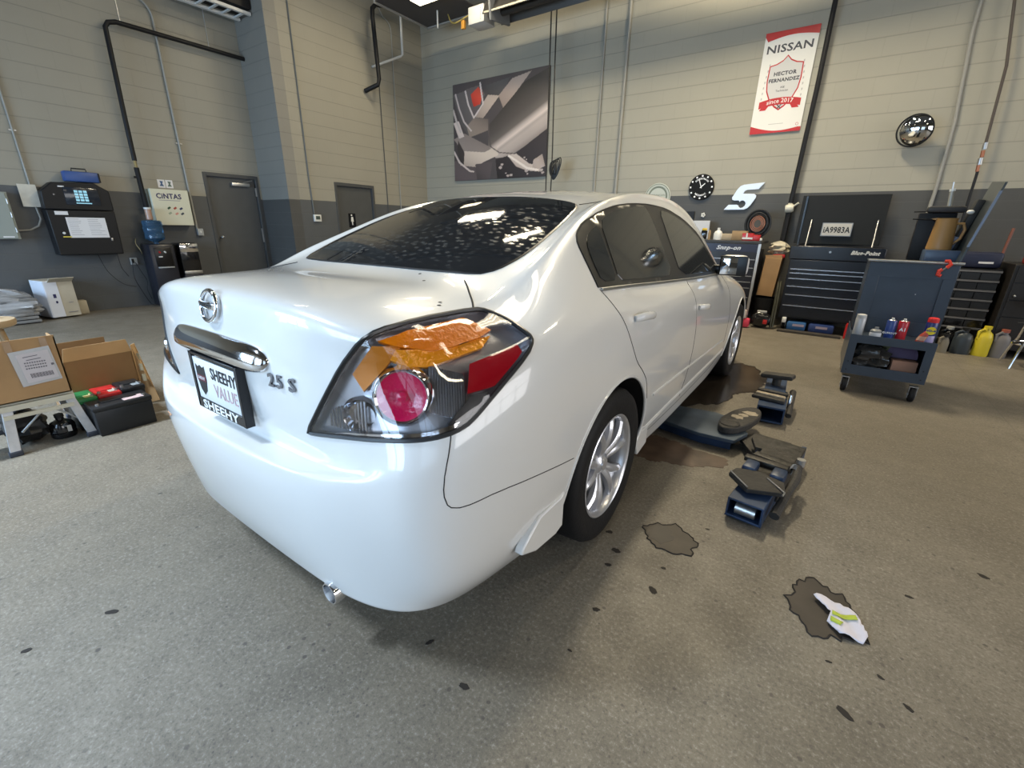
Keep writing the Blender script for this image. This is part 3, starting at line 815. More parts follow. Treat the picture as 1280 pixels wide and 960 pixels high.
# exhaust tip, mud deflector
MB().lathe([(.030, 0), (.034, 0), (.036, .006), (.036, .13), (.030, .13), (.030, .01)], (.420, .045, .200), (0, 1, 0), 28, ring=True).build('exhaust_tip', M_CHROME, CAR)
MB().cyl((.430, .20, .20), (.43, .62, .21), .026).build('exhaust_pipe', mat('rusty_steel', (0.10, 0.07, 0.05), 0.6, 0.5), CAR)
for s in (1, -1):
    ms = MB()
    ms.prism([(.665, .42), (.645, .405), (.51, .405), (.415, .345), (.405, .325), (.49, .285), (.615, .270), (.665, .28)], (s*.850, 0, 0), (0, 1, 0), (0, 0, 1), (s*.030, 0, 0))
    ms.build('wheel_deflector', M_PAINT, CAR, bevel=0.006)
    MB().prism([(1.40, .30), (1.47, .36), (1.56, .33), (1.56, .235), (1.44, .215)], (s*.845, 0, 0), (0, 1, 0), (0, 0, 1), (s*.026, 0, 0)).build('sill_end', M_PAINT, CAR, bevel=0.006)
MB().cyl((.80, .60, .205), (.80, .60, .232), .011).build('tow_plug', mat('lime_plastic', (0.45, 0.75, 0.05), 0.4), CAR)
# door mirrors
for s in (1, -1):
    mm = MB(); mm.rbox((s*.895, 3.045, 1.03), (.185, .085, .145), .04, seg=4)
    mo = mm.build('mirror_housing', M_PAINT, CAR)
    MB().rbox((s*.895, 3.001, 1.03), (.178, .012, .134), .005, seg=3).build('mirror_bezel', M_BLACKPL, mo)
    MB().rbox((s*.897, 2.993, 1.03), (.160, .004, .116), .0015, rz=R(9*s)).build('mirror_glass', mat('mirror_glass', (0.55, 0.58, 0.62), 0.02, 1.0), mo)
    MB().rbox((s*.79, 3.06, 1.0), (.09, .06, .06), .015).build('mirror_stalk', M_BLACKPL, mo)

# ---- wheels
M_ALLOY = mat('silver_alloy', (0.62, 0.63, 0.67), 0.28, 0.7)
M_DISC = mat('brake_disc', (0.10, 0.10, 0.105), 0.4, 0.7)
def make_wheel(hy, s):
    o = MB()
    xo = s*.888; ax = (s, 0, 0); c = (s*.775, hy, .332)
    o.lathe([(.205, -.10), (.235, -.105), (.285, -.112), (.315, -.108), (.328, -.085), (.332, 0), (.328, .085), (.315, .105), (.285, .112), (.240, .106), (.214, .098), (.205, .08)], c, ax, 72, ring=True)
    for k in (-.045, 0, .045):
        pass
    t = o.build('wheel', M_RUBBER, CAR, smooth=50); t.name = 'tire'
    rm = MB()
    rm.lathe([(.214, .094), (.2225, .103), (.2185, .106), (.206, .098), (.198, .060), (.186, -.09), (.20, -.10), (.196, .05)], c, ax, 72, ring=True)
    rm.build('rim_barrel', M_ALLOY, t, smooth=50)
    MB().lathe([(0, .01), (.15, .01), (.15, -.01), (0, -.01)], c, ax, 40).build('brake_disc', M_DISC, t)
    sp = MB()
    cx = Vector((s*.775, hy, .332)); A = Vector((s, 0, 0))
    for k in range(5):
        th = R(90+72*k+8)
        for side in (-1, 1):
            pts = []; e1 = []
            for i in range(9):
                u = i/8; rr = .045+.165*u
                an = th + side*(R(9)+R(9)*u*1.0)
                h = .082 - .016*(1-u)**2 + .012*sin(pi*u)
                rad = Vector((0, cos(an), sin(an))); tan = Vector((0, -sin(an), cos(an)))
                wd = (.018 - .003*u)*(1 if u < .95 else 1.1)
                pts.append([cx+A*(h-.022)+rad*rr-tan*wd*1.1, cx+A*(h-.003)+rad*rr-tan*wd, cx+A*(h+.006)+rad*rr-tan*wd*.35, cx+A*(h+.006)+rad*rr+tan*wd*.35, cx+A*(h-.003)+rad*rr+tan*wd, cx+A*(h-.022)+rad*rr+tan*wd*1.1])
            sp.add([p for r_ in pts for p in r_], [(i*6+j, i*6+(j+1) % 6, (i+1)*6+(j+1) % 6, (i+1)*6+j) for i in range(8) for j in range(6)]+[tuple(range(6)), tuple(range(48, 54))])
        # web between the twin arms near the rim
        an = th; rad = Vector((0, cos(an), sin(an))); tan = Vector((0, -sin(an), cos(an)))
        sp.add([cx+A*.060+rad*.06-tan*.02, cx+A*.060+rad*.06+tan*.02, cx+A*.068+rad*.205+tan*.05, cx+A*.068+rad*.205-tan*.05,
                cx+A*.050+rad*.06-tan*.02, cx+A*.050+rad*.06+tan*.02, cx+A*.050+rad*.205+tan*.05, cx+A*.050+rad*.205-tan*.05],
               [(0, 1, 2, 3), (7, 6, 5, 4), (0, 4, 5, 1), (1, 5, 6, 2), (2, 6, 7, 3), (3, 7, 4, 0)])
    sp.lathe([(0, .078), (.030, .077), (.036, .070), (.062, .060), (.070, .045), (0, .045)], cx, A, 30)
    sp.build('rim_spokes', M_ALLOY, t, smooth=40)
    MB().lathe([(0, .085), (.026, .083), (.030, .075), (0, .070)], cx, A, 24).build('wheel_cap', M_ALLOY, t)
    return t
for hy in (1.06, 3.836):
    for s in (1, -1): make_wheel(hy, s)
# dirt marks on the boot and bumper
mk = MB()
for x, y in ((.38, .54), (.30, .60), (.585, .40), (.60, .38)):
    p, n_ = proj('top', x, y, .0005); mk.lathe([(0, 0), (.006, 0), (.005, .0006), (0, .0006)], p, n_, 8)
mk.build('dirt_specks', mat('dirt_brown', (0.04, 0.035, 0.03), 0.8), TR)
sc_ = MB()
line(sc_, 'tail', [(-.475, .583), (-.44, .585), (-.41, .590)], .0022, 0.0, step=.01)
line(sc_, 'tail', [(-.465, .573), (-.44, .575)], .0018, 0.0, step=.01)
sc_.build('rust_scratch', mat('rust', (0.42, 0.20, 0.08), 0.7), CARP[('rear_bumper', 0)])
# ------------------------------------------------------------------ things on the left and jutting walls
M_DOOR = mat('door_grey', (0.068, 0.070, 0.070), 0.45, var=0.06)
M_DFRAME = mat('door_frame_grey', (0.055, 0.057, 0.058), 0.5)
M_STL = mat('brushed_steel', (0.45, 0.45, 0.45), 0.35, 0.9)
M_GREYP = mat('grey_paint', (0.33, 0.34, 0.34), 0.5)
M_WALLP = mat('conduit_paint', (0.27, 0.265, 0.24), 0.45)
M_BLK = mat('matte_black', (0.010, 0.010, 0.011), 0.5, spec=0.3)
M_BLKG = mat('gloss_black', (0.008, 0.008, 0.009), 0.15, coat=0.4)
M_WHITE2 = mat('white_plastic', (0.62, 0.62, 0.60), 0.4)
M_PAPER = mat('paper_white', (0.66, 0.66, 0.68), 0.8)
def door(idx, X, y0, y1, zt, closer, sign):
    d = bpy.data.objects.new('door_%d' % idx, None); COL.objects.link(d); d.location = (X, (y0+y1)/2, 0); struct(d)
    f = MB(); t = .05
    f.bx(X-.14, X+.012, y0, y0+t, 0, zt); f.bx(X-.14, X+.012, y1-t, y1, 0, zt); f.bx(X-.14, X+.012, y0+t, y1-t, zt-.055, zt)
    f.build('door_frame', M_DFRAME, d, bevel=.004)
    l = MB().bx(X-.085, X-.04, y0+t+.003, y1-t-.003, .008, zt-.058).build('door_leaf', M_DOOR, d, bevel=.003)
    if closer:
        MB().rbox((X+.0, (y0+y1)/2+.13, zt-.155), (.07, .30, .06), .012).build('door_closer', M_STL, l)
        MB().tube([(X-.0, y0+.62, zt-.12), (X+.0, y1-.10, zt-.075)], .008).build('closer_arm', M_STL, l)
        k = MB(); k.cyl((X-.04, y0+.12, 1.015), (X+.02, y0+.12, 1.015), .012); k.ball((X+.035, y0+.12, 1.015), .026)
        k.build('door_knob', M_STL, l)
        MB().bx(X-.015, X+.004, y1-.07, y1-.045, .92, 1.16).build('hinge', M_STL, d)
        MB().bx(X-.015, X+.004, y1-.07, y1-.045, 1.70, 1.84).build('hinge', M_STL, d)
    return d, l
door(1, XL, D1[0], D1[1], D1[2], True, False)
d2, l2 = door(2, XC, D2[0], D2[1], D2[2], False, True)
sg = MB().bx(XC-.04, XC-.035, 5.20, 5.36, 1.20, 1.46).build('washroom_sign', M_BLKG, l2)
tag(sg, 'small black washroom sign on the narrow grey door', 'sign'); sg.parent = None; sg.location = world_loc(l2)+sg.location
fg = MB(); fg.lathe([(0, 0), (.017, 0), (.017, .002), (0, .002)], (XC-.035, 5.27, 1.425), (1, 0, 0), 16)
fg.prism([(-.02, .0), (.02, .0), (.032, -.085), (.012, -.085), (.010, -.15), (-.012, -.15), (-.014, -.085), (-.032, -.085)], (XC-.035, 5.28, 1.395), (0, 1, 0), (0, 0, 1), (.002, 0, 0))
fg.build('person_symbol', M_WHITE2, sg, smooth=None)

def pipe(name, pts, r, m, label, cat, group=None, clips=None, extra=None):
    o = MB().tube(pts, r, 12).build(name, m); tag(o, label, cat, group)
    if clips:
        for p, n in clips:
            b = MB(); p = Vector(p); n = Vector(n)
            s_ = n.cross(Vector((0, 0, 1)))
            b.box(tuple(p+n*(r*0.3)), (abs(s_.x)*r*5+abs(n.x)*r*1.6+.004, abs(s_.y)*r*5+abs(n.y)*r*1.6+.004, .014))
            b.build('pipe_clip', M_STL, o)
    return o
def arc(c, r, a0, a1, ax, ay, n=7):
    c, ax, ay = Vector(c), Vector(ax), Vector(ay)
    return [c+ax*(r*cos(R(a0+(a1-a0)*k/n)))+ay*(r*sin(R(a0+(a1-a0)*k/n))) for k in range(n+1)]
# black compressed-air pipe: level run, elbow, long drop
bp = pipe('air_pipe', [(XL+.12, 4.10, 3.79), (XL+.12, 2.35, 3.79), (XL+.12, 2.26, 3.76), (XL+.12, 2.22, 3.70), (XL+.10, 2.20, 2.6), (XL+.10, 2.195, 2.08)], .030, M_BLK, 'black air pipe that turns down the left wall above the water cooler', 'pipe')
MB().cyl((XL+.12, 4.10, 3.79), (XL+.12, 4.13, 3.79), .036).build('end_cap', M_BLK, bp)
MB().tube([(XL+.10, 2.195, 2.08), (XL+.10, 2.195, 1.99)], .020).build('brass_union', mat('brass', (0.42, 0.33, 0.16), 0.35, 0.9), bp)
MB().tube([(XL+.10, 2.195, 1.99), (XL+.10, 2.20, 1.42)], .033).build('lower_drop', M_BLK, bp)
MB().cyl((XL+.10, 2.19, 1.86), (XL+.10, 2.14, 1.86), .014).build('valve_lever', M_BLK, bp)
for yy in (2.40, 3.50):
    MB().tube([(XL+.12, yy, 3.82), (XL+.12, yy, ZT)], .006, 6).build('hanger_rod', M_STL, bp)
pipe('conduit', [(XL+.02, .72, 4.7), (XL+.02, .98, 4.25), (XL+.02, 1.03, 3.4), (XL+.02, 1.03, 1.66)], .012, M_WALLP, 'thin painted conduit dropping to the clipboard box', 'conduit', clips=[((XL+.01, 1.03, 2.3), (1, 0, 0))])
pipe('conduit', [(XL+.03, 1.02, 1.40), (XL+.03, 1.03, 1.26), (XL+.03, .99, 1.17), (XL+.03, .90, 1.12), (XL+.03, .775, 1.11)], .012, M_WALLP, 'short bent conduit between the wall cabinet and the clipboard box', 'conduit')
pipe('conduit', [(XL+.03, 2.3, 4.35), (XL+.03, 2.60, 4.22)]+arc((XL+.03, 2.62, 4.0), .22, 90, 0, (0, 1, 0), (0, 0, 1))+[(XL+.03, 2.84, 3.2), (XL+.03, 2.85, 1.15)], .016, M_WALLP, 'painted conduit bending down beside the tall grey door', 'conduit', clips=[((XL+.015, 2.845, 2.4), (1, 0, 0))])
sb = MB().rbox((XL+.03, 2.885, 1.095), (.06, .085, .11), .006).build('switch_box', M_GREYP); tag(sb, 'small grey switch box under the conduit left of the door', 'switch')
MB().rbox((XL+.062, 2.885, 1.10), (.006, .02, .035), .002).build('switch_toggle', M_WHITE2, sb)
# wall cabinet at the picture's edge
ec = thing('electrical_cabinet', (XL+.0, .60, 1.0), 'pale green-grey electrical cabinet on the left wall beside the clipboard', 'cabinet')
MB().bx(XL, XL+.13, .40, .775, 1.01, 1.57).build('cabinet_body', mat('pale_green_grey', (0.25, 0.28, 0.26), 0.5), ec, bevel=.004)
MB().bx(XL+.13, XL+.142, .41, .755, 1.02, 1.56).build('cabinet_door', mat('pale_green_grey', (0.25, 0.28, 0.26), 0.5), ec, bevel=.003)
for hz in (1.12, 1.30, 1.46): MB().cyl((XL+.142, .757, hz-.03), (XL+.142, .757, hz+.03), .007).build('hinge', M_STL, ec)
MB().bx(XL+.142, XL+.144, .62, .72, 1.03, 1.045).build('maker_plate', M_PAPER, ec)
cb_ = thing('clipboard', (XL, 1.0, 1.4), 'cream notice sheet on a small wall box left of the time clock', 'notice')
MB().bx(XL, XL+.06, .915, 1.045, 1.42, 1.66).build('back_box', M_GREYP, cb_)
MB().box((XL+.066, .985, 1.54), (.006, .17, .27)).build('sheet', mat('cream_paper', (0.50, 0.48, 0.42), 0.7, var=.15, vscale=9), cb_)
# time-clock kiosk
kk = thing('time_clock', (XL, 1.42, .80), 'black wall-mounted time clock with keypad screen and pasted notice', 'time clock')
prof = [(1.06, 1.38), (1.07, 1.60), (1.20, 1.715), (1.62, 1.735), (1.77, 1.64), (1.775, 1.38)]
MB().prism(prof, (XL, 0, 0), (0, 1, 0), (0, 0, 1), (.22, 0, 0)).build('head_case', M_BLK, kk, bevel=.012)
MB().prism([(1.07, .80), (1.065, 1.375), (1.77, 1.375), (1.755, .80)], (XL, 0, 0), (0, 1, 0), (0, 0, 1), (.24, 0, 0)).build('lower_case', M_BLK, kk, bevel=.012)
xs_ = XL+.222
scn = MB().rbox((xs_, 1.47, 1.555), (.012, .36, .22), .005).build('screen', mat('screen_glass', (0.02, 0.025, 0.035), 0.12), kk)
M_KEY = mat('keypad_glow', (0.25, 0.50, 0.62), 0.4, emit=0.35, ecol=(0.35, 0.72, 0.88))
kb = MB()
for r_ in range(4):
    for c_ in range(3): kb.bx(xs_+.007, xs_+.009, 1.395+c_*.047, 1.432+c_*.047, 1.600-r_*.036, 1.628-r_*.036)
kb.bx(xs_+.007, xs_+.009, 1.39, 1.55, 1.462, 1.475)
kb.build('keypad', M_KEY, scn)
MB().lathe([(0, 0), (.012, 0), (.010, .004), (0, .004)], (XL+.22, 1.19, 1.565), (1, 0, 0), 12).build('lens', M_BLKG, kk)
MB().bx(XL+.221, XL+.226, 1.25, 1.31, 1.66, 1.675).build('badge_strip', M_PAPER, kk)
np_ = MB().box((XL+.243, 1.435, 1.155), (.004, .41, .26)).build('pasted_notice', M_PAPER, kk)
M_GINK = mat('grey_ink', (0.20, 0.20, 0.24), 0.8)
nb = MB()
for k in range(9):
    for y0_, w_ in ((1.25, .15), (1.45, .17)):
        nb.bx(XL+.2452, XL+.2456, y0_, y0_+w_*random.uniform(.6, 1), 1.262-k*.025, 1.266-k*.025)
nb.build('printed_lines', M_GINK, np_, smooth=None)
MB().bx(XL+.240, XL+.246, 1.14, 1.27, 1.315, 1.36).build('small_label', M_PAPER, kk)
MB().bx(XL+.240, XL+.247, 1.155, 1.24, 1.03, 1.044).build('yellow_strip', mat('yellow_tape', (0.65, 0.52, 0.08), 0.5), kk)
MB().lathe([(0, 0), (.016, 0), (.014, .006), (0, .006)], (XL+.24, 1.175, 1.085), (1, 0, 0), 12).build('round_button', M_WHITE2, kk)
MB().rbox((XL+.245, 1.66, 1.0), (.014, .02, .04), .004).build('door_latch', M_STL, kk)
# blue tool case standing on top of it
bc_ = thing('tool_case', (XL+.1, 1.54, 1.735), 'blue carrying case with a black handle standing on the time clock', 'case')
MB().rbox((XL+.13, 1.535, 1.803), (.13, .37, .13), .018).build('case_body', mat('case_blue', (0.03, 0.075, 0.24), 0.4), bc_)
MB().tube([(XL+.13, 1.45, 1.86), (XL+.13, 1.455, 1.905), (XL+.13, 1.60, 1.905), (XL+.13, 1.605, 1.86)], .008).build('case_handle', M_BLK, bc_)
MB().bx(XL+.19, XL+.20, 1.70, 1.718, 1.742, 1.86).build('case_strap', M_BLK, bc_)
# first aid cabinet
fc = thing('first_aid_cabinet', (XL, 2.53, 1.2), 'cream first-aid cabinet hung on the wall above the water cooler', 'cabinet')
M_CREAM = mat('cream_enamel', (0.56, 0.55, 0.43), 0.4)
MB().bx(XL, XL+.15, 2.27, 2.77, 1.20, 1.715).build('cabinet_body', M_CREAM, fc, bevel=.006)
fd = MB().bx(XL+.152, XL+.17, 2.27, 2.77, 1.20, 1.715).build('cabinet_door', M_CREAM, fc, bevel=.004)
M_NAVY = mat('navy_ink', (0.02, 0.02, 0.09), 0.5)
text_mb(MB(), 'CiNTAS', .10, (XL+.171, 2.50, 1.615), (0, 1, 0), (0, 0, 1), .001, bold=.03, sx=.92).build('cabinet_lettering', M_NAVY, fd)
MB().bx(XL+.171, XL+.1715, 2.36, 2.64, 1.555, 1.562).build('printed_line', M_GINK, fd)
ic = [((.02, .06, .03), .42, .435), ((.35, .06, .04), .50, .435), ((.02, .03, .10), .58, .43), ((.30, .34, .25), .42, .36), ((.55, .25, .2), .51, .355), ((.03, .04, .06), .585, .355)]
for k, (c_, yy, zz) in enumerate(ic):
    MB().box((XL+.1718, 2.27+yy-.22, 1.20+zz-.185), (.0016, .045, .026), rx=R(32)).build('printed_icon', mat('icon_%d' % k, c_, 0.5), fd)
for k, (y0_, lab, colr) in enumerate(((2.45, 'white and blue safety sticker on the wall, left of the pair above the cream cabinet', (0.05, 0.10, 0.22)), (2.555, 'pale safety sticker with dark figure, right of the pair above the cream cabinet', (0.10, 0.14, 0.12)))):
    st = MB().bx(XL, XL+.003, y0_, y0_+.095, 1.745, 1.86).build('safety_sticker', M_PAPER); tag(st, lab, 'sticker', 'safety stickers on the left wall')
    MB().prism([(-.03, -.035), (.03, -.035), (.012, 0), (.025, .035), (-.02, .04), (-.008, 0)], (XL+.003, y0_+.048, 1.802), (0, 1, 0), (0, 0, 1), (.001, 0, 0)).build('sticker_figure', mat('stk%d' % k, colr, 0.5), st)
# water cooler
wc = thing('water_cooler', (XL+.2, 2.19, 0), 'tall black water cooler with an upturned blue bottle against the left wall', 'water cooler')
M_CLBK = mat('cooler_black', (0.016, 0.017, 0.024), 0.3)
cl = MB(); cl.rbox((XL+.20, 2.19, .465), (.34, .33, .93), .03)
cl.build('cooler_body', M_CLBK, wc)
MB().rbox((XL+.372, 2.19, .74), (.02, .22, .28), .008).build('tap_recess', mat('recess_black', (0.004, 0.004, 0.005), .3), wc)
MB().rbox((XL+.385, 2.19, .59), (.05, .20, .02), .006).build('drip_tray', M_GREYP, wc)
MB().cyl((XL+.375, 2.14, .82), (XL+.41, 2.14, .81), .012).build('hot_tap', mat('tap_red', (.35, .02, .02), .4), wc)
MB().cyl((XL+.375, 2.21, .82), (XL+.41, 2.21, .81), .012).build('cold_tap', M_WHITE2, wc)
MB().bx(XL+.383, XL+.386, 2.12, 2.17, .74, .755).build('tap_label', M_PAPER, wc)
M_BOT = mat('bottle_blue', (0.10, 0.22, 0.38), 0.08, trans=0.75, ior=1.33)
bt = MB().lathe([(.028, .925), (.03, .95), (.10, .985), (.125, 1.01), (.125, 1.07), (.118, 1.085), (.125, 1.10), (.125, 1.16), (.118, 1.175), (.125, 1.19), (.125, 1.25), (.11, 1.265), (0, 1.265)], (XL+.20, 2.19, 0), (0, 0, 1), 28)
bo_ = bt.build('water_bottle', M_BOT); tag(bo_, 'ribbed blue water bottle upturned on the black cooler', 'bottle')
cdp = MB().lathe([(.030, 1.268), (.042, 1.28), (.042, 1.42), (0, 1.42)], (XL+.24, 2.165, 0), (0, 0, 1), 18).build('cup_tube', mat('clear_brown', (0.35, 0.22, 0.16), 0.25)); tag(cdp, 'small pinkish jar sitting on top of the blue water bottle', 'jar')
MB().lathe([(.044, 1.42), (.046, 1.425), (.046, 1.445), (0, 1.445)], (XL+.24, 2.165, 0), (0, 0, 1), 18).build('jar_lid', M_WHITE2, cdp)
# towel / coffee dispenser on its shelf
dp = thing('ice_dispenser', (XL+.18, 2.56, 0), 'black and chrome drinks machine standing right of the water cooler', 'dispenser')
MB().rbox((XL+.18, 2.56, .23), (.34, .28, .46), .01).build('machine_base', M_CLBK, dp)
MB().rbox((XL+.18, 2.555, .70), (.32, .27, .48), .03).build('machine_body', M_BLKG, dp)
MB().rbox((XL+.345, 2.555, .865), (.02, .255, .13), .02).build('chrome_panel', M_CHROME, dp)
MB().rbox((XL+.345, 2.555, .49), (.02, .255, .05), .008).build('chrome_tray', M_STL, dp)
# outlet and power cords
ol = MB().rbox((XL+.015, 1.905, .675), (.03, .085, .10), .005).build('wall_outlet', M_GREYP); tag(ol, 'small grey wall outlet with cords below the time clock', 'outlet')
MB().rbox((XL+.034, 1.89, .68), (.012, .03, .06), .004).build('plug', M_BLK, ol)
def cable(name, pts, r, m, label, cat='cable', group=None, it=2):
    p = [Vector(q) for q in pts]
    o = []; n = len(p)
    for i in range(n-1):
        a, b, c, d = p[max(i-1, 0)], p[i], p[i+1], p[min(i+2, n-1)]
        for k in range(6):
            t = k/6; o.append(0.5*((2*b)+(c-a)*t+(2*a-5*b+4*c-d)*t*t+(3*b-a-3*c+d)*t**3))
    o.append(p[-1])
    x = MB().tube(o, r, 6).build(name, m); return tag(x, label, cat, group)
cable('power_cable', [(XL+.04, 1.88, .66), (XL+.06, 1.85, .45), (XL+.05, 1.90, .25), (XL+.08, 1.96, .05), (XL+.12, 1.99, .012)], .005, M_BLK, 'black cord from the wall outlet down to the floor by the cooler', group='cords under the time clock')
cable('power_cable', [(XL+.05, 1.91, .66), (XL+.06, 1.96, .50), (XL+.05, 2.00, .38), (XL+.07, 1.97, .25), (XL+.07, 2.00, .10)], .004, M_BLK, 'thin cord looping from the outlet behind the water cooler', group='cords under the time clock')
cable('power_cable', [(XL+.05, 1.50, .80), (XL+.05, 1.56, .55), (XL+.04, 1.70, .36), (XL+.04, 1.85, .30)], .004, M_BLK, 'black cord hanging in a long curve from under the time clock', group='cords under the time clock')
cable('power_cable', [(XL+.05, 1.72, .80), (XL+.05, 1.73, .60), (XL+.05, 1.77, .50), (XL+.05, 1.79, .46)], .005, M_BLK, 'short black cord end hanging below the right side of the time clock', group='cords under the time clock')
cable('water_line', [(XL+.02, 1.995, 1.0), (XL+.10, 1.96, .93), (XL+.12, 1.99, .84), (XL+.06, 2.02, .78)], .005, mat('hose_yellow', (.45, .42, .25), .5), 'pale yellow hose curling at the side of the water cooler', 'hose')
# floor junk by the left wall
wb = thing('cardboard_carton', (XL+.28, .92, 0), 'white and tan cardboard carton leaning by the left wall', 'box')
mm_ = MB(Matrix.Translation((XL+.24, .90, 0)) @ Matrix.Rotation(R(12), 4, 'Z'))
mm_.bx(-.18, .16, -.15, .15, .02, .50)
M_CARTW = mat('carton_white', (0.62, 0.64, 0.70), 0.7); M_CARTT = mat('carton_tan', (0.44, 0.40, 0.32), 0.8, var=.08); M_CARD = mat('cardboard', (0.36, 0.215, 0.10), 0.8, var=.10, vscale=5)
o_ = mm_.build('carton_body', M_CARTT, wb, bevel=.003)
q_ = MB(mm_.M); q_.box((0.162, -.085, .26), (.008, .13, .47)); q_.box((0.0, -.153, .26), (.32, .008, .47)); q_.build('white_panel', M_CARTW, wb)
q_ = MB(mm_.M); q_.bx(.166, .168, .02, .12, .07, .078); q_.build('printed_line', M_GINK, o_, smooth=None); q_ = MB(mm_.M); q_.bx(.166, .168, .05, .10, .20, .206); q_.build('printed_line', M_GINK, o_, smooth=None)
q_ = MB(mm_.M); q_.box((.167, -.075, .30), (.002, .03, .05)); q_.build('navy_mark', M_NAVY, o_, smooth=None); q_ = MB(mm_.M); q_.box((.167, -.07, .22), (.002, .02, .03)); q_.build('navy_mark', M_NAVY, o_, smooth=None)
q_ = MB(mm_.M); q_.box((.20, .02, .505), (.09, .26, .006), ry=R(-35)); q_.build('open_flap', M_CARTT, wb)
sb_ = MB().rbox((XL+.10, 1.14, .09), (.16, .13, .18), .004).build('small_carton', M_CARTT); tag(sb_, 'small cream carton on the floor right of the leaning carton', 'box')
# shrink-wrapped bundle
def lump(name, c, d, m, seed, amp=.02, n=14, parent=None, zr=0):
    rn = random.Random(seed); b = MB(); vs = []; fs = []
    rows = n
    ph = [rn.uniform(0, 6) for _ in range(8)]
    for i in range(rows+1):
        v = i/rows
        for k in range(2*n):
            t = 2*pi*k/(2*n)
            def se(x): return math.copysign(abs(x)**0.5, x)
            q = sin(pi*v)**0.45 if 0 < v < 1 else 0
            wob = 1+amp/max(d)*3*(sin(5*t+ph[0]+9*v)*.5+sin(11*t+ph[1]-13*v)*.4+sin(23*v+ph[2]+3*t)*.5)
            vs.append(Vector((c[0]+se(cos(t))*q*d[0]/2*wob, c[1]+se(sin(t))*q*d[1]/2*wob, c[2]+(1-2*v if True else 0)*d[2]/2*(1+.05*sin(7*t+ph[3])))))
    for i in range(rows):
        for k in range(2*n): fs.append((i*2*n+k, (i+1)*2*n+k, (i+1)*2*n+(k+1) % (2*n), i*2*n+(k+1) % (2*n)))
    b.add(vs, fs)
    for p in b.v: p.z = max(p.z, c[2]-d[2]/2)
    return b.build(name, m, parent, smooth=50)
bg = thing('wrapped_bundle', (XL+.35, .38, 0), 'grey bundle of flat panels wrapped in clear plastic film by the wall', 'bundle')
for k in range(8):
    MB().rbox((XL+.36+.01*sin(k*2.3), .37+.012*cos(k*3.1), .03+k*.045), (.44, .54, .036), .01, rz=R(2*sin(k*1.7))).build('flat_panel', mat('panel_grey%d' % (k % 3), (0.16+.04*(k % 3),)*3, 0.6), bg)
M_FILM = mat('plastic_film', (0.55, 0.55, 0.56), 0.18, alpha=0.42, bump=0.9, bscale=14)
lump('plastic_film', (XL+.36, .37, .215), (.54, .64, .43), M_FILM, 3, .03, 16, bg)
# jutting wall
pipe('conduit', [(XC+.015, 4.43, ZT), (XC+.015, 4.43, 2.0), (XC+.015, 4.50, 1.40)][:2]+[(XC+.015, 4.45, 1.43)], .011, mat('conduit_grey', (0.12, 0.125, 0.12), 0.5), 'straight grey conduit down the jutting wall to the thermostat', 'conduit')
th = MB().rbox((XC+.02, 4.50, 1.355), (.04, .14, .12), .008).build('thermostat', M_WHITE2); tag(th, 'small cream thermostat on the jutting wall beside the washroom door', 'thermostat')
MB().rbox((XC+.041, 4.50, 1.36), (.004, .085, .06), .002).build('display', mat('lcd_dark', (0.05, 0.07, 0.06), .3), th)
pipe('conduit', [(XC+.02, 6.14, 3.76), (XC+.02, 6.15, 1.5)], .008, M_DFRAME, 'thin dark conduit below the hanging black pipe', 'conduit')
pipe('conduit', [(XC+.02, 6.20, 5.1)]+arc((XC+.02, 6.35, 4.75), .17, 90, 0, (0, 1, 0), (0, 0, 1))+[(XC+.02, 6.515, 3.4), (XC+.02, 6.50, 1.5)], .010, M_WALLP, 'thin conduit on the jutting wall closest to the room corner', 'conduit')
hp = pipe('drain_pipe', [(XC+.55, 7.0, 5.15), (XC+.35, 6.5, 5.05), (XC+.3, 5.95, 4.93), (XC+.3, 5.87, 4.85), (XC+.3, 5.86, 4.72), (XC+.3, 5.91, 3.80), (XC+.3, 5.88, 3.70), (XC+.02, 5.80, 3.62)], .038, M_BLK, 'thick black pipe dropping from the ceiling and turning into the wall', 'pipe')
for p_ in hp.data.vertices: pass
hp.modifiers.clear()
pipe('slim_pipe', [(XC+.3, 6.53, ZT), (XC+.3, 6.52, 4.33), (XC+.28, 6.49, 4.30), (XC+.02, 6.0, 4.05)], .022, mat('pipe_white', (0.5, 0.5, 0.48), .4), 'slim white pipe that turns into the wall beside the thick black one', 'pipe')
# ------------------------------------------------------------------ back wall
M_ROPE = mat('black_cable', (0.012, 0.012, 0.012), 0.5)
M_GREEN = mat('pale_sign', (0.45, 0.47, 0.42), 0.5)
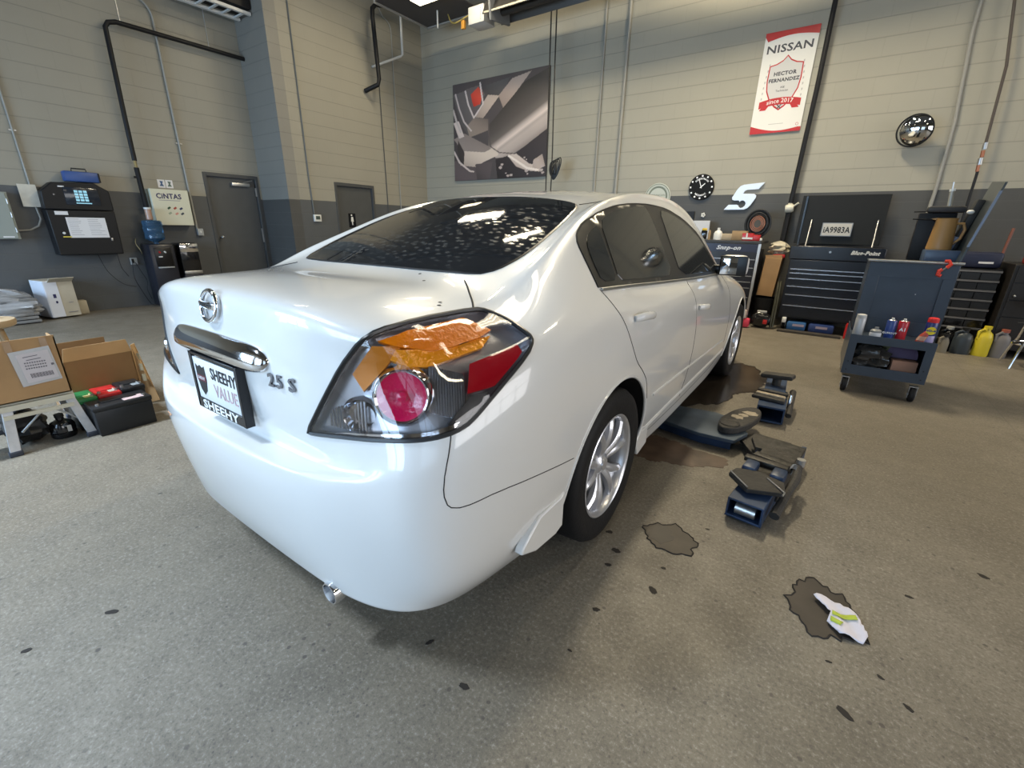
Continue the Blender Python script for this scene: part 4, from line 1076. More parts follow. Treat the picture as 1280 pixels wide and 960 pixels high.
# printed canvas of an exhaust, painted as a picture
def poster():
    x0, x1, z0, z1 = -5.52, -3.26, 2.165, 3.92
    nx, nz = 230, 180
    W, H = 480., 600.                                  # picture plane coordinates used below
    polys = [  # (kind, outline, colour a, colour b) painter's order
     ([(0,0),(480,0),(480,600),(0,600)], (.055,.048,.05), (.085,.07,.072)),
     ([(0,470),(130,450),(160,600),(0,600)], (.11,.085,.09), (.06,.05,.052)),
     ([(0,60),(110,40),(150,200),(90,330),(40,240)], (.06,.055,.058), (.16,.14,.14)),
     ([(75,40),(150,30),(175,90),(120,215),(100,190)], (.10,.08,.085), (.14,.12,.12)),
     ([(100,75),(140,40),(165,80),(150,140),(115,150),(105,110)], (.50,.03,.02), (.62,.10,.06)),
     ([(180,40),(300,20),(250,150),(190,120)], (.045,.04,.042), (.12,.11,.11)),
     ([(190,95),(250,110),(165,225),(115,210)], (.36,.28,.24), (.52,.42,.36)),
     ([(310,30),(400,10),(270,190),(245,110)], (.30,.23,.20), (.42,.34,.30)),
     ([(115,215),(195,235),(190,300),(90,330),(75,260)], (.30,.24,.20), (.14,.11,.10)),
     ([(370,60),(480,10),(480,345),(300,470),(230,470),(205,430),(190,400),(195,270)], 'MUF', None),
     ([(480,330),(480,600),(330,600),(240,600),(230,480),(330,455)], (.02,.015,.016), (.045,.035,.036)),
     ([(0,330),(60,300),(200,400),(215,450),(150,470),(40,400)], (.30,.25,.23), (.16,.13,.12)),
     ([(30,405),(170,430),(235,400),(245,455),(165,490),(140,520),(35,500)], (.36,.29,.25), (.66,.56,.48)),
     ([(25,340),(60,420),(55,500),(35,480),(20,400)], (.03,.025,.025), (.05,.04,.04)),
     ([(0,230),(30,220),(60,320),(30,330)], (.50,.43,.40), (.60,.5,.47)),
     ([(295,465),(330,450),(400,520),(455,540),(450,570),(390,560),(335,530)], (.34,.27,.24), (.62,.52,.46)),
     ([(420,500),(460,470),(475,540),(440,560),(415,540)], (.44,.36,.32), (.30,.24,.21)),
     ([(120,500),(215,490),(200,600),(130,600)], (.05,.04,.042), (.10,.08,.082)),
    ]
    lines = [([(70,50),(85,130),(115,215),(165,140),(150,20)], 4, (.62,.55,.53)), ([(15,60),(35,150),(60,230),(100,290)], 4, (.55,.48,.46)),
             ([(0,150),(20,230),(40,290)], 5, (.5,.44,.42)), ([(0,410),(30,480),(90,540),(110,545)], 5, (.55,.47,.44)), ([(195,235),(195,330),(205,400),(250,440),(330,455)], 3, (.10,.08,.08)),
             ([(300,465),(390,545),(440,560)], 6, (.75,.66,.6))]
    rn = random.Random(5)
    bolts = [(rn.uniform(250, 470), rn.uniform(480, 590), rn.uniform(4, 9)) for _ in range(16)]
    def colour(px, pz):
        c = None
        for pl, a, b in polys:
            if inside((px, pz), pl):
                xs = [p[0] for p in pl]; ys = [p[1] for p in pl]
                t = min(1, max(0, .5*((px-min(xs))/(max(xs)-min(xs)+1)+(max(ys)-pz)/(max(ys)-min(ys)+1))))
                if a == 'MUF':
                    nn_ = px*.62+pz*.80; st_ = [(285, .035), (330, .055), (400, .085), (445, .14), (468, .50), (482, .66), (496, .40), (512, .46), (545, .40), (575, .24), (600, .16)]
                    g_ = interp(st_, nn_+8); c = (g_*1.0, g_*.84, g_*.77); continue
                if a == 'PIPE':
                    g_ = .5
                dd = abs(t-.5)*2
                c = tuple((a[i]+(b[i]-a[i])*t)*(1.12-.35*dd*dd) for i in range(3))
        for bx_, by_, br in bolts:
            if (px-bx_)**2+(pz-by_)**2 < br*br: c = (.42, .35, .33)
        for ln, w_, col_ in lines:
            for (ax, ay), (bx_, by_) in zip(ln, ln[1:]):
                dx, dy = bx_-ax, by_-ay; t = max(0, min(1, ((px-ax)*dx+(pz-ay)*dy)/(dx*dx+dy*dy)))
                if (px-ax-dx*t)**2+(pz-ay-dy*t)**2 < w_*w_: c = col_
        return c
    vs = []; cs = []
    for j in range(nz+1):
        for i in range(nx+1):
            vs.append((x0+(x1-x0)*i/nx, YB-.040, z0+(z1-z0)*j/nz))
            cs.append((*colour(W*i/nx*.999+.3, H*(1-j/nz)*.998+.5), 1))
    fs = [(j*(nx+1)+i, j*(nx+1)+i+1, (j+1)*(nx+1)+i+1, (j+1)*(nx+1)+i) for j in range(nz) for i in range(nx)]
    me = bpy.data.meshes.new('printed_picture')
    root = MB().bx(x0, x1, YB-.038, YB, z0, z1).build('wall_canvas', mat('canvas_edge', (.05, .04, .042), .6))
    tag(root, 'large canvas print of a shiny exhaust silencer under a car, on the back wall', 'wall print')
    me.from_pydata(vs, [], fs); at_ = me.color_attributes.new('col', 'FLOAT_COLOR', 'POINT')
    at_.data.foreach_set('color', [v for c in cs for v in c])
    q = NB('canvas_print'); a_ = q.n('ShaderNodeAttribute'); a_.attribute_name = 'col'; q.l(a_.outputs['Color'], q.b.inputs['Base Color']); q.b.inputs['Roughness'].default_value = .45
    me.materials.append(q.m)
    o = bpy.data.objects.new('printed_picture', me); COL.objects.link(o); o.parent = root
poster()
# hanging cables with a coil
cable('hanging_cable', [(-3.06, YB-.40, ZT), (-3.05, YB-.40, 4.0), (-3.035, YB-.40, 2.6), (-3.03, YB-.40, 1.62)], .011, M_ROPE, 'left of two black cables hanging in front of the exhaust print', 'cable', 'cables hanging by the print')
cable('hanging_cable', [(-2.955, YB-.40, ZT), (-2.95, YB-.40, 4.0), (-2.925, YB-.40, 2.4), (-2.935, YB-.40, 1.62)], .011, M_ROPE, 'right of two black cables hanging in front of the exhaust print, with the coil', 'cable', 'cables hanging by the print')
co = MB()
for k in range(5):
    rr = .10+.012*k
    co.tube([(-2.885+.55*rr*cos(t*pi/12)+.02*k-.03, YB-.40+.004*k, 2.235+1.15*rr*sin(t*pi/12+.2*k)) for t in range(24)], .010, 6, closed=True)
co.rbox((-2.86, YB-.40, 2.22), (.06, .05, .16), .02)
cc = co.build('cable_coil', M_ROPE); tag(cc, 'small coil of black cable hung on the right hanging cable', 'cable coil')
pipe('conduit', [(-2.27, YB-.02, ZT), (-2.265, YB-.02, 1.0)], .016, M_WALLP, 'left of two painted conduits between the print and the round sign', 'conduit')
pipe('conduit', [(-1.87, YB-.025, ZT), (-1.86, YB-.025, 1.0)], .024, M_WALLP, 'right, thicker of two painted conduits between the print and the round sign', 'conduit')
# round pale sign, partly behind the roof
rs = MB().lathe([(0, 0), (.20, 0), (.21, .008), (.205, .014), (.17, .014), (.165, .010), (0, .010)], (-1.125, YB, 1.765), (0, -1, 0), 40).build('round_sign', M_GREEN)
tag(rs, 'pale round sign on the back wall just above the car roof', 'sign')
MB().lathe([(.188, .0145), (.198, .0145), (.198, .0155), (.188, .0155)], (-1.125, YB, 1.765), (0, -1, 0), 40, ring=True).build('sign_ring', mat('olive_ink', (.14, .16, .12), .5), rs)
MB().lathe([(.135, .0105), (.160, .0105), (.160, .0115), (.135, .0115)], (-1.125, YB, 1.765), (0, -1, 0), 40, ring=True).build('sign_inner_ring', mat('olive_ink', (.14, .16, .12), .5), rs)
text_mb(MB(), 'TECHNICIAN', .042, (-1.125, YB-.0115, 1.79), (1, 0, 0), (0, 0, 1), .001).build('sign_lettering', mat('olive_ink', (.14, .16, .12), .5), rs)
# black wall clock
kc = Vector((-.452, YB-.03, 1.89))
ck = MB().lathe([(0, -.03), (.182, -.03), (.186, .0), (.178, .008), (0, .008)], kc, (0, -1, 0), 48).build('wall_clock', mat('clock_black', (.006, .006, .006), .6, spec=.2)); tag(ck, 'black round wall clock with white marks above the tool chests', 'clock')
for k in range(12):
    a_ = R(30*k)
    MB().box(tuple(kc+Vector((.158*sin(a_), -.0095, .158*cos(a_)))), (.022, .003, .022), ry=a_).build('hour_mark', M_WHITE, ck)
def arc_text(mb, txt, size, ctr, rad, a0, flip=False, sx=1.0, depth=.0008):
    n = len(txt); step = size*.62*sx/rad
    for i, ch in enumerate(txt):
        if ch == ' ': continue
        a_ = R(a0)+(i-(n-1)/2)*step*(-1 if flip else 1)
        ux = Vector((cos(a_), 0, -sin(a_))); uz = Vector((sin(a_), 0, cos(a_)))
        o_ = Vector(ctr)+Vector((sin(a_), 0, cos(a_)))*rad
        if flip: ux, uz = -ux, -uz
        text_mb(mb, ch, size, o_, ux, uz, depth, sx=sx, bold=.02)
    return mb
arc_text(arc_text(MB(), 'POWERTRAIN', .034, kc+Vector((0, -.0082, 0)), .118, 0), 'MECHANIC', .034, kc+Vector((0, -.0082, 0)), .118, 180, True).build('clock_lettering', M_WHITE, ck)
hand = MB(); hand.box(tuple(kc+Vector((-.018, -.014, .045))), (.009, .003, .13), ry=R(-22)); ho = hand.build('minute_hand', M_WHITE, ck)
MB().box(tuple(kc+Vector((.018, -.012, .02))), (.012, .003, .09), ry=R(48)).build('hour_hand', M_WHITE, ck)
# stylised 5 / spanner emblem
M_SILV = mat('brushed_white_metal', (.62, .66, .72), .3, .15)
E5 = [(-.078,1.562),(-.02,1.632),(.095,1.632),(.118,1.618),(.125,1.600),(.150,1.585),(.180,1.592),(.205,1.615),(.212,1.645),(.200,1.672),(.170,1.690),(.140,1.684),(.128,1.668),(.112,1.690),(.050,1.690),(.022,1.700),(.012,1.730),(.068,1.842),(.105,1.888),(.150,1.905),(.422,1.928),(.352,1.838),(.200,1.832),(.172,1.815),(.160,1.782),(.305,1.776),(.335,1.755),(.335,1.722),(.282,1.625),(.245,1.582),(.200,1.562)]
em = MB().prism(E5, (0, YB-.012, 0), (1, 0, 0), (0, 0, 1), (0, -.02, 0)).build('emblem_sign', M_SILV, smooth=None, bevel=.002)
tag(em, 'silver-white slanted 5-shaped emblem with a spanner cut-out on the back wall', 'emblem')
for p_ in ((.0, 1.60), (.30, 1.70)): MB().cyl((p_[0]*.9, YB, p_[1]), (p_[0]*.9, YB-.012, p_[1]), .012).build('standoff', M_STL, em)
fl_ = MB()
for k in range(5): fl_.ball((-.366+.020*cos(k*1.257), YB-.02, 1.487+.022*sin(k*1.257)), .015, sc_=(1, .5, 1))
flo = fl_.build('wall_ornament', M_WHITE2); tag(flo, 'tiny white flower-shaped knob on the grey wall under the clock', 'ornament')
# banner
bn = thing('banner', (.41, YB-.02, 2.56), 'red and white vertical vinyl banner beside the black air pipe', 'banner')
M_VIN = mat('vinyl_white', (.66, .65, .62), .4); M_VRED = mat('vinyl_red', (.42, .02, .02), .4); M_VINK = mat('vinyl_ink', (.06, .06, .07), .5); M_VGREY = mat('vinyl_grey', (.40, .39, .38), .5)
bx0, bx1, bz0, bz1 = .10, .718, 2.56, 3.757
cl_ = MB().bx(bx0, bx1, YB-.022, YB-.018, bz0, bz1).build('vinyl_sheet', M_VIN, bn)
yF = YB-.0225; Xv, Zv = Vector((1, 0, 0)), Vector((0, 0, 1)); tk = Vector((0, -.0008, 0))
N_ = 16
MB().prism([(bx0, bz1), (bx1, bz1), (bx1, bz1-.10)]+[(bx1-(bx1-bx0)*k/N_, bz1-.10+.045*sin(pi*k/N_*1.0)-.012*k/N_) for k in range(1, N_)]+[(bx0, bz1-.045)], (0, yF, 0), Xv, Zv, tk).build('red_top_wave', M_VRED, cl_, smooth=None)
MB().prism([(bx0, bz0), (bx0, bz0+.10)]+[(bx0+(bx1-bx0)*k/N_, bz0+.10-.055*sin(pi*k/N_)-.04*k/N_) for k in range(1, N_)]+[(bx1, bz0+.05), (bx1, bz0)], (0, yF, 0), Xv, Zv, tk).build('red_bottom_wave', M_VRED, cl_, smooth=None)
bcx = (bx0+bx1)/2
text_mb(MB(), 'NISSAN', .125, (bcx, yF, 3.555), Xv, Zv, bold=.022, sx=1.24).build('banner_lettering', M_VINK, cl_)
shp = [(-.20,.30),(-.12,.315),(-.05,.35),(0,.405),(.05,.35),(.12,.315),(.20,.30),(.205,.12),(.19,.0),(.14,-.11),(.06,-.20),(0,-.24),(-.06,-.20),(-.14,-.11),(-.19,0),(-.205,.12)]
sc_z = 3.07
MB().prism([(x*1.0, z) for x, z in shp], (bcx, yF, sc_z), Xv, Zv, tk).build('shield_outline', M_VRED, cl_, smooth=None)
shi = MB().prism([(x*.93, z*.935+.008) for x, z in shp], (bcx, yF-.0008, sc_z), Xv, Zv, tk).build('shield_face', mat('vinyl_pale_grey', (.50, .495, .49), .45), cl_, smooth=None)
text_mb(MB(), 'HECTOR', .060, (bcx, yF-.0018, sc_z+.195), Xv, Zv, bold=.045, sx=1.05).build('name_lettering', M_VINK, cl_)
text_mb(MB(), 'FERNANDEZ', .058, (bcx, yF-.0018, sc_z+.120), Xv, Zv, bold=.045, sx=1.02).build('name_lettering', M_VINK, cl_)
text_mb(MB(), 'ASE', .030, (bcx, yF-.0018, sc_z+.035), Xv, Zv, bold=.02).build('small_lettering', M_VINK, cl_)
text_mb(MB(), 'Technician', .034, (bcx, yF-.0018, sc_z-.005), Xv, Zv, bold=.01).build('small_lettering', M_VINK, cl_)
rib = []
for k in range(13):
    x_ = -.25+.5*k/12; rib.append((x_, -.075-.55*x_*x_+.0))
rb2 = [(x_, z_-.085) for x_, z_ in rib[::-1]]
MB().prism(rib+rb2, (bcx, yF-.002, sc_z-.01), Xv, Zv, tk).build('red_ribbon', M_VRED, cl_, smooth=None)
for sx_ in (-1, 1):
    MB().prism([(sx_*.25, -.12), (sx_*.20, -.16), (sx_*.12, -.155), (sx_*.16, -.215), (sx_*.24, -.215), (sx_*.215, -.18)][::sx_], (bcx, yF-.0012, sc_z-.01), Xv, Zv, tk).build('ribbon_tail', M_VRED, cl_, smooth=None)
    lf = MB()
    for k in range(7):
        z_ = -.10+.065*k; x_ = sx_*(.235-.002*k*k*.5)
        lf.prism([(0, 0), (.014, .012), (.012, .035), (-.002, .03)], (bcx+x_-.005, yF, sc_z+z_), Xv, Zv, tk)
    lf.build('laurel_leaves', M_VGREY, cl_, smooth=None)
text_mb(MB(), 'since 2017', .072, (bcx, yF-.003, sc_z-.125), Xv, Zv, bold=.012, sx=1.0, warp=lambda x, y: (x, y-.55*x*x)).build('ribbon_lettering', M_VIN, cl_)
wr = MB()
for sg_ in (-1, 1): wr.box((bcx, yF-.0025, sc_z-.195), (.012, .002, .075), ry=R(45*sg_))
wr.build('crossed_tools', M_VINK, cl_)
text_mb(MB(), 'IIC', .02, (bcx-.24, yF, 3.66), Xv, Zv).build('small_mark', M_VGREY, cl_)
MB().bx(bcx-.09, bcx+.09, yF-.0008, yF, 2.665, 2.672).build('grey_line', M_VGREY, cl_)
MB().lathe([(.014, 0), (.018, 0), (.018, .001), (.014, .001)], (bx1-.05, yF, 2.645), (0, -1, 0), 14, ring=True).build('small_emblem', M_VRED, cl_)
# black air pipe with its white valve
ap = pipe('air_pipe', [(.83, YB-.12, ZT), (.825, YB-.12, 3.0), (.80, YB-.12, 1.62)], .030, M_BLK, 'black air pipe running down the back wall beside the banner', 'pipe')
MB().tube([(.80, YB-.12, 1.52), (.795, YB-.12, 1.15), (.79, YB-.13, 1.10)], .034).build('lower_drop', M_BLK, ap)
va = MB(); va.lathe([(0, -.05), (.045, -.05), (.055, -.03), (.055, .03), (.045, .05), (0, .05)], (.80, YB-.14, 1.57), (1, 0, .1), 20); va.cyl((.80, YB-.12, 1.50), (.80, YB-.12, 1.64), .030)
va.cyl((.85, YB-.16, 1.60), (.90, YB-.18, 1.64), .012)
va.build('white_valve', mat('valve_cream', (.52, .50, .42), .4), ap)
MB().cyl((.79, YB-.13, 1.11), (.79, YB-.13, 1.06), .028).build('hose_coupling', M_STL, ap)
for zz in (2.35, 3.6): MB().rbox((.815, YB-.07, zz), (.03, .12, .03), .004).build('pipe_bracket', M_BLK, ap)
# convex mirror
cm = thing('convex_mirror', (1.975, YB, 2.45), 'round convex safety mirror on the upper back wall', 'mirror')
MB().lathe([(0, .205), (.04, .203), (.08, .194), (.12, .178), (.155, .155), (.168, .14)], (1.965, YB-.03, 2.45), Vector((-.25, -1, -.18)), 40).build('mirror_dome', mat('mirror_chrome', (.72, .74, .75), .03, 1.0), cm, smooth=80)
MB().lathe([(.164, .130), (.174, .130), (.178, .142), (.172, .150), (.164, .146)], (1.965, YB-.03, 2.45), Vector((-.25, -1, -.18)), 40, ring=True).build('mirror_rim', M_BLK, cm)
MB().cyl((1.965, YB, 2.45), (1.94, YB-.15, 2.43), .018).build('mirror_arm', M_STL, cm)
pipe('conduit', [(2.17, YB-.02, ZT), (2.20, YB-.02, 3.4), (2.285, YB-.02, 2.5), (2.30, YB-.02, 1.75), (2.285, YB-.02, 1.26)], .020, M_WALLP, 'painted conduit down to the outlet, right of the convex mirror', 'conduit')
rp = pipe('hose_drop', [(2.36, YB-.10, ZT), (2.44, YB-.10, 3.7), (2.56, YB-.10, 3.0), (2.60, YB-.10, 2.25)], .014, mat('rusty_pipe', (.07, .055, .045), .5), 'thin brown air line at the right end of the back wall', 'pipe')
for k, (z_, r_, m_) in enumerate(((2.22, .022, M_STL), (2.14, .018, mat('copper', (.35, .14, .08), .4, .8)), (2.06, .022, M_STL), (1.99, .016, mat('copper', (.35, .14, .08), .4, .8)))):
    MB().cyl((2.605, YB-.10, z_-.035), (2.60, YB-.10, z_+.035), r_).build('pipe_fitting', m_, rp)
MB().tube([(2.61, YB-.10, 1.96), (2.62, YB-.10, 1.3)], .014).build('rubber_hose', M_BLK, rp)
ow = MB().rbox((2.285, YB-.02, 1.21), (.12, .04, .12), .006).build('wall_outlet', mat('outlet_cream', (.45, .44, .40), .5)); tag(ow, 'cream double outlet box on the back wall above the blue cart', 'outlet')
MB().lathe([(0, 0), (.020, 0), (.018, .012), (0, .012)], (2.26, YB-.04, 1.215), (0, -1, 0), 14).build('plug', M_BLK, ow)
MB().lathe([(0, 0), (.020, 0), (.018, .012), (0, .012)], (2.312, YB-.04, 1.20), (0, -1, 0), 14).build('red_plug', M_VRED, ow)

# ------------------------------------------------------------------ ceiling: lamps, heater, joists
M_TUBE = mat('lamp_glow', (1, .96, .86), .5, emit=14, ecol=(1.0, .93, .76))
M_HOUS = mat('lamp_housing_grey', (.35, .35, .34), .4)
LNAME = ['over the washroom door side, turned across the bay', 'set slantwise between the print and the car', 'in front of the back wall above the clock', 'over the right front of the car', 'over the blue cart', 'over the lift arms', 'near the time clock', 'added as cool fill for the floor, behind the car', 'at the far right of the bay', 'set crosswise over the car roof']
for k, (lx, ly, lz, lp, la_) in enumerate(LAMPS):
    lt = thing('high_bay_lamp', (lx, ly, lz), 'high-bay ceiling lamp '+LNAME[k], 'lamp', 'high-bay ceiling lamps')
    ML = Matrix.Translation((lx, ly, lz)) @ Matrix.Rotation(R(la_), 4, 'Z')
    if la_ == -45: ML = ML @ Matrix.Diagonal((.35, .66, 1, 1))
    h_ = MB(ML); h_.bx(-.17, .17, -.62, .62, .05, .09); h_.bx(-.19, -.17, -.62, .62, -.03, .09); h_.bx(.17, .19, -.62, .62, -.03, .09)
    h_.build('housing', M_HOUS, lt)
    for dx in (-.10, 0, .10): h_ = MB(ML); h_.cyl((dx, -.58, .02), (dx, .58, .02), .013, seg=10); h_.build('tube', M_TUBE, lt)
    for dy in (-.5, .5): h_ = MB(ML); h_.cyl((0, dy, .09), (0, dy, ZT-lz), .004, seg=6); h_.build('suspension_wire', M_STL, lt)
# lamp fixture that shows at the top edge
lt = thing('strip_lamp', (-4.70, 5.80, 4.64), 'bright warm strip lamp at the top edge near the room corner', 'lamp')
MB().rbox((-4.68, 5.77, 4.69), (.60, .30, .05), .01).build('housing', M_HOUS, lt)
MB().rbox((-4.68, 5.77, 4.655), (.50, .22, .03), .01).build('diffuser', mat('warm_glow', (1, .9, .66), .5, emit=9, ecol=(1.0, .86, .55)), lt)
# radiant tube heater
yh = YB-.85
rh = thing('radiant_heater', (-4.0, yh, 4.3), 'long dark radiant tube heater with a white burner box under the ceiling', 'heater')
bb = MB().rbox((-4.12, yh, 4.51), (.33, .30, .24), .012).build('burner_box', mat('burner_white', (.55, .54, .52), .4), rh)
for k in range(7): MB().cyl((-4.02, yh-.151, 4.43+.024*k), (-4.02, yh-.156, 4.43+.024*k), .004, seg=6).build('vent_hole', M_DARK, bb)
MB().cyl((-3.95, yh, 4.50), (XR-1.5, yh, 4.55), .055, seg=18).build('heater_tube', mat('tube_dark', (.05, .045, .04), .5, .4), rh)
hd = MB()
pr_ = [(-.26, -.06), (-.17, .12), (.17, .12), (.26, -.06), (.25, -.065), (.165, .11), (-.165, .11), (-.25, -.065)]
hd.prism([(a_, b_) for a_, b_ in pr_], (-3.9, yh, 4.50), (0, 1, 0), (0, 0, 1), (XR-2.5, 0, 0))
hd.build('reflector_hood', mat('hood_dark_steel', (.10, .095, .09), .35, .7), rh)
MB().bx(-3.85, XR-1.6, yh-.285, yh-.26, 4.425, 4.45).build('hood_lip', mat('lip_light', (.36, .33, .26), .4, .3), rh)
MB().rbox((-3.72, yh-.05, 4.52), (.04, .52, .34), .005, rx=R(8)).build('end_plate', M_STEEL, rh)
hw = MB().bx(-5.9, -4.32, yh-.25, yh-.05, 4.66, 4.69)
tr_ = thing('cable_tray', (-5.2, yh, 4.7), 'dark tray with pale rails beside the heater burner box', 'tray')
MB().bx(-5.58, -4.32, 5.5, 6.70, 4.72, 4.735).build('tray_panel', mat('tray_dark', (.06, .055, .055), .6), tr_)
for a_, b_, c_, d_ in ((-5.62, -4.30, 6.70, 6.74), (-5.62, -5.58, 5.5, 6.70)): MB().bx(a_, b_, c_, d_, 4.70, 4.745).build('tray_rail', mat('rail_grey', (.30, .29, .27), .4), tr_)
MB().cyl((-4.95, 6.3, 4.47), (-4.95, 6.3, 4.72), .014).build('drop_rod', M_WHITE2, tr_)
cable('gas_cable', [(-4.86, yh, 4.70), (-4.75, yh-.05, 4.56), (-4.60, yh-.10, 4.50), (-4.42, yh-.10, 4.53), (-4.30, yh-.05, 4.58)], .010, mat('cord_yellow', (.50, .38, .10), .5), 'yellow cord looping below the tray to the burner box')
og = MB().rbox((-4.43, yh-.10, 4.44), (.07, .05, .12), .008).build('plug_block', mat('orange_plastic', (.60, .28, .04), .45)); tag(og, 'orange plug block hanging from the yellow cord by the heater', 'plug')
# steel joists under the deck
for k, yj in enumerate((-3.5, -1.6, .3, 2.2, 4.1, 6.0)):
    j = MB(); j.bx(XL, XR, yj-.05, yj+.05, ZT-.06, ZT); j.bx(XL, XR, yj-.05, yj+.05, ZT-.52, ZT-.47)
    n_ = 28
    for i in range(n_):
        xa = XL+(XR-XL)*i/n_; xb = XL+(XR-XL)*(i+1)/n_
        j.tube([(xa, yj, ZT-.06 if i % 2 else ZT-.48), (xb, yj, ZT-.48 if i % 2 else ZT-.06)], .014, 6)
    jo = j.build('ceiling_joist', M_STEEL); tag(jo, 'steel roof joist spanning the bay under the ceiling', 'joist', 'roof joists')
# slatted grille near the ceiling above the tall grey door
lv = thing('air_grille', (XL+.25, 3.5, 4.30), 'white slatted air grille high up at the left of the jutting wall', 'grille')
for a_, b_, c_, d_ in ((3.10, 4.0, XL+.18, XL+.23), (3.10, 4.0, XL+.52, XL+.57)): MB().bx(c_, d_, a_, b_, 4.28, 4.32).build('grille_rail', M_WHITE2, lv)
for k in range(5): MB().bx(XL+.20, XL+.55, 3.18+.18*k, 3.21+.18*k, 4.29, 4.31).build('grille_slat', M_WHITE2, lv)
MB().bx(XL+.18, XL+.58, 3.05, 4.0, 4.36, 4.5).build('duct_body', M_BLK, lv)
# ------------------------------------------------------------------ tool chests along the back wall
M_CHBLK = mat('chest_black', (.007, .008, .012), .25)
M_CHBLU = mat('chest_blueblack', (.008, .010, .020), .28)
M_PULL = mat('drawer_pull', (.30, .30, .32), .3, .9)
M_BENCH = mat('bench_dark', (.03, .03, .032), .5)
M_WOOD = mat('light_wood', (.30, .20, .10), .6, var=.15, vscale=10)
M_REDP = mat('red_plastic', (.40, .02, .02), .35)
def caster(mb_parent, x, y, r=.055, m=None):
    c = MB(); c.lathe([(0, -.018), (r*.9, -.018), (r, -.010), (r, .010), (r*.9, .018), (0, .018)], (x, y, r), (1, 0, 0), 20)
    w_ = c.build('caster', M_RUBBER, mb_parent)
    b = MB(); b.box((x-.024, y, r*1.3), (.004, .03, r*1.6)); b.box((x+.024, y, r*1.3), (.004, .03, r*1.6)); b.box((x, y, r*2.15), (.056, .05, .008))
    b.cyl((x-.03, y, r), (x+.03, y, r), .008); b.build('caster_fork', M_STL, w_)
    return w_
# chest 1: open-topped workstation
c1 = thing('tool_chest', (.1, 6.85, 0), 'blue-black tool chest with cluttered worktop behind the door mirror', 'tool chest')
MB().bx(-.42, .585, 6.53, 7.20, .14, 1.02).build('chest_body', M_CHBLU, c1, bevel=.006)
MB().bx(-.45, .62, 6.50, 7.22, 1.10, 1.135).build('worktop', M_BENCH, c1, bevel=.004)
hd_ = MB().bx(-.42, .585, 6.505, 6.53, .99, 1.095).build('header_panel', mat('header_navy', (.007, .010, .035), .3), c1)
text_mb(MB(), 'Snap-on', .075, (.22, 6.504, 1.04), (1, 0, 0), (0, 0, 1), .001, bold=.03, shear=.3, sx=1.2).build('chest_lettering', mat('chrome_letter_white', (.6, .62, .66), .3), hd_)
MB().bx(.587, .620, 6.505, 6.535, .10, 1.10).build('corner_trim', M_STL, c1)
for z0_, z1_ in ((.80, .90), (.69, .79), (.61, .68), (.53, .60), (.40, .52), (.17, .39)):
    d_ = MB().bx(-.41, .575, 6.512, 6.53, z0_, z1_).build('drawer', M_CHBLU, c1, bevel=.002)
    MB().bx(-.41, .575, 6.498, 6.514, z1_-.012, z1_-.002).build('drawer_pull', M_PULL, d_)
MB().bx(-.40, .57, 6.60, 7.15, .905, .915).build('shelf_floor', M_BENCH, c1)
for x_ in (-.36, .52): caster(c1, x_, 6.62); caster(c1, x_, 7.12)
rg = MB().ball((-.02, 6.56, .935), .055, sc_=(1, .8, .5)).build('crumpled_rag', mat('rag_tan', (.42, .32, .22), .8)); tag(rg, 'crumpled tan rag in the slot of the blue-black chest', 'rag')
# things on the worktop
def onchest(o, lab, cat, grp='things on the chest worktop'): return tag(o, lab, cat, grp)
b = MB(); b.rbox((-.19, 6.78, 1.20), (.075, .06, .12), .012); o = b.build('drill_battery', M_BLKG); onchest(o, 'black battery tool with yellow top on the cluttered worktop', 'tool')
MB().rbox((-.19, 6.78, 1.275), (.07, .055, .035), .015).build('yellow_top', mat('yellow_plastic', (.62, .42, .04), .4), o)
o = MB().lathe([(0, 1.136), (.018, 1.136), (.020, 1.22), (.012, 1.26), (0, 1.27)], (-.115, 6.78, 0), (0, 0, 1), 14).build('small_bottle', M_WOOD); onchest(o, 'small brown bottle between the yellow-topped tool and white bottle', 'bottle')
o = MB().lathe([(0, 1.136), (.058, 1.136), (.060, 1.22), (.045, 1.25), (.02, 1.265), (.018, 1.30), (0, 1.30)], (.0, 6.80, 0), (0, 0, 1), 20).build('white_bottle', M_WHITE2); onchest(o, 'squat white plastic bottle on the cluttered worktop', 'bottle')
o = MB().rbox((.12, 6.84, 1.18), (.16, .10, .085), .004).build('small_box', mat('pale_wood', (.40, .32, .22), .7)); onchest(o, 'low pale box on the worktop between the white bottle and wooden box', 'box')
o = MB().rbox((.29, 6.80, 1.20), (.19, .12, .125), .004).build('wooden_box', M_WOOD); onchest(o, 'light wooden box on the worktop left of the cable reel', 'box')
re_ = MB()
rc = Vector((.475, 6.93, 1.36))
for k in range(6): re_.tube([rc+Vector(((.095+.013*k)*cos(t*pi/14), .03*sin(k*2.2)+.02*(k % 2), (.115+.014*k)*sin(t*pi/14))) for t in range(28)], .012, 6, closed=True)
o = re_.build('cable_reel', M_ROPE); onchest(o, 'big black coil of cable standing at the right end of the worktop', 'cable coil')
for k in range(3): re2 = MB().tube([rc+Vector(((.05+.02*k)*cos(t*pi/10), -.04, (.06+.02*k)*sin(t*pi/10))) for t in range(20)], .006, 6, closed=True).build('copper_wire', mat('copper', (.35, .14, .08), .4, .8), o)
o = MB().rbox((.42, 6.66, 1.185), (.14, .09, .10), .006).build('red_white_carton', M_REDP); onchest(o, 'small red and white carton in front of the cable coil', 'box')
MB().bx(.355, .485, 6.61, 6.613, 1.155, 1.18).build('white_band', M_WHITE2, o)
MB().bx(.40, .42, 6.61, 6.613, 1.18, 1.235).build('white_stripe', M_WHITE2, o)
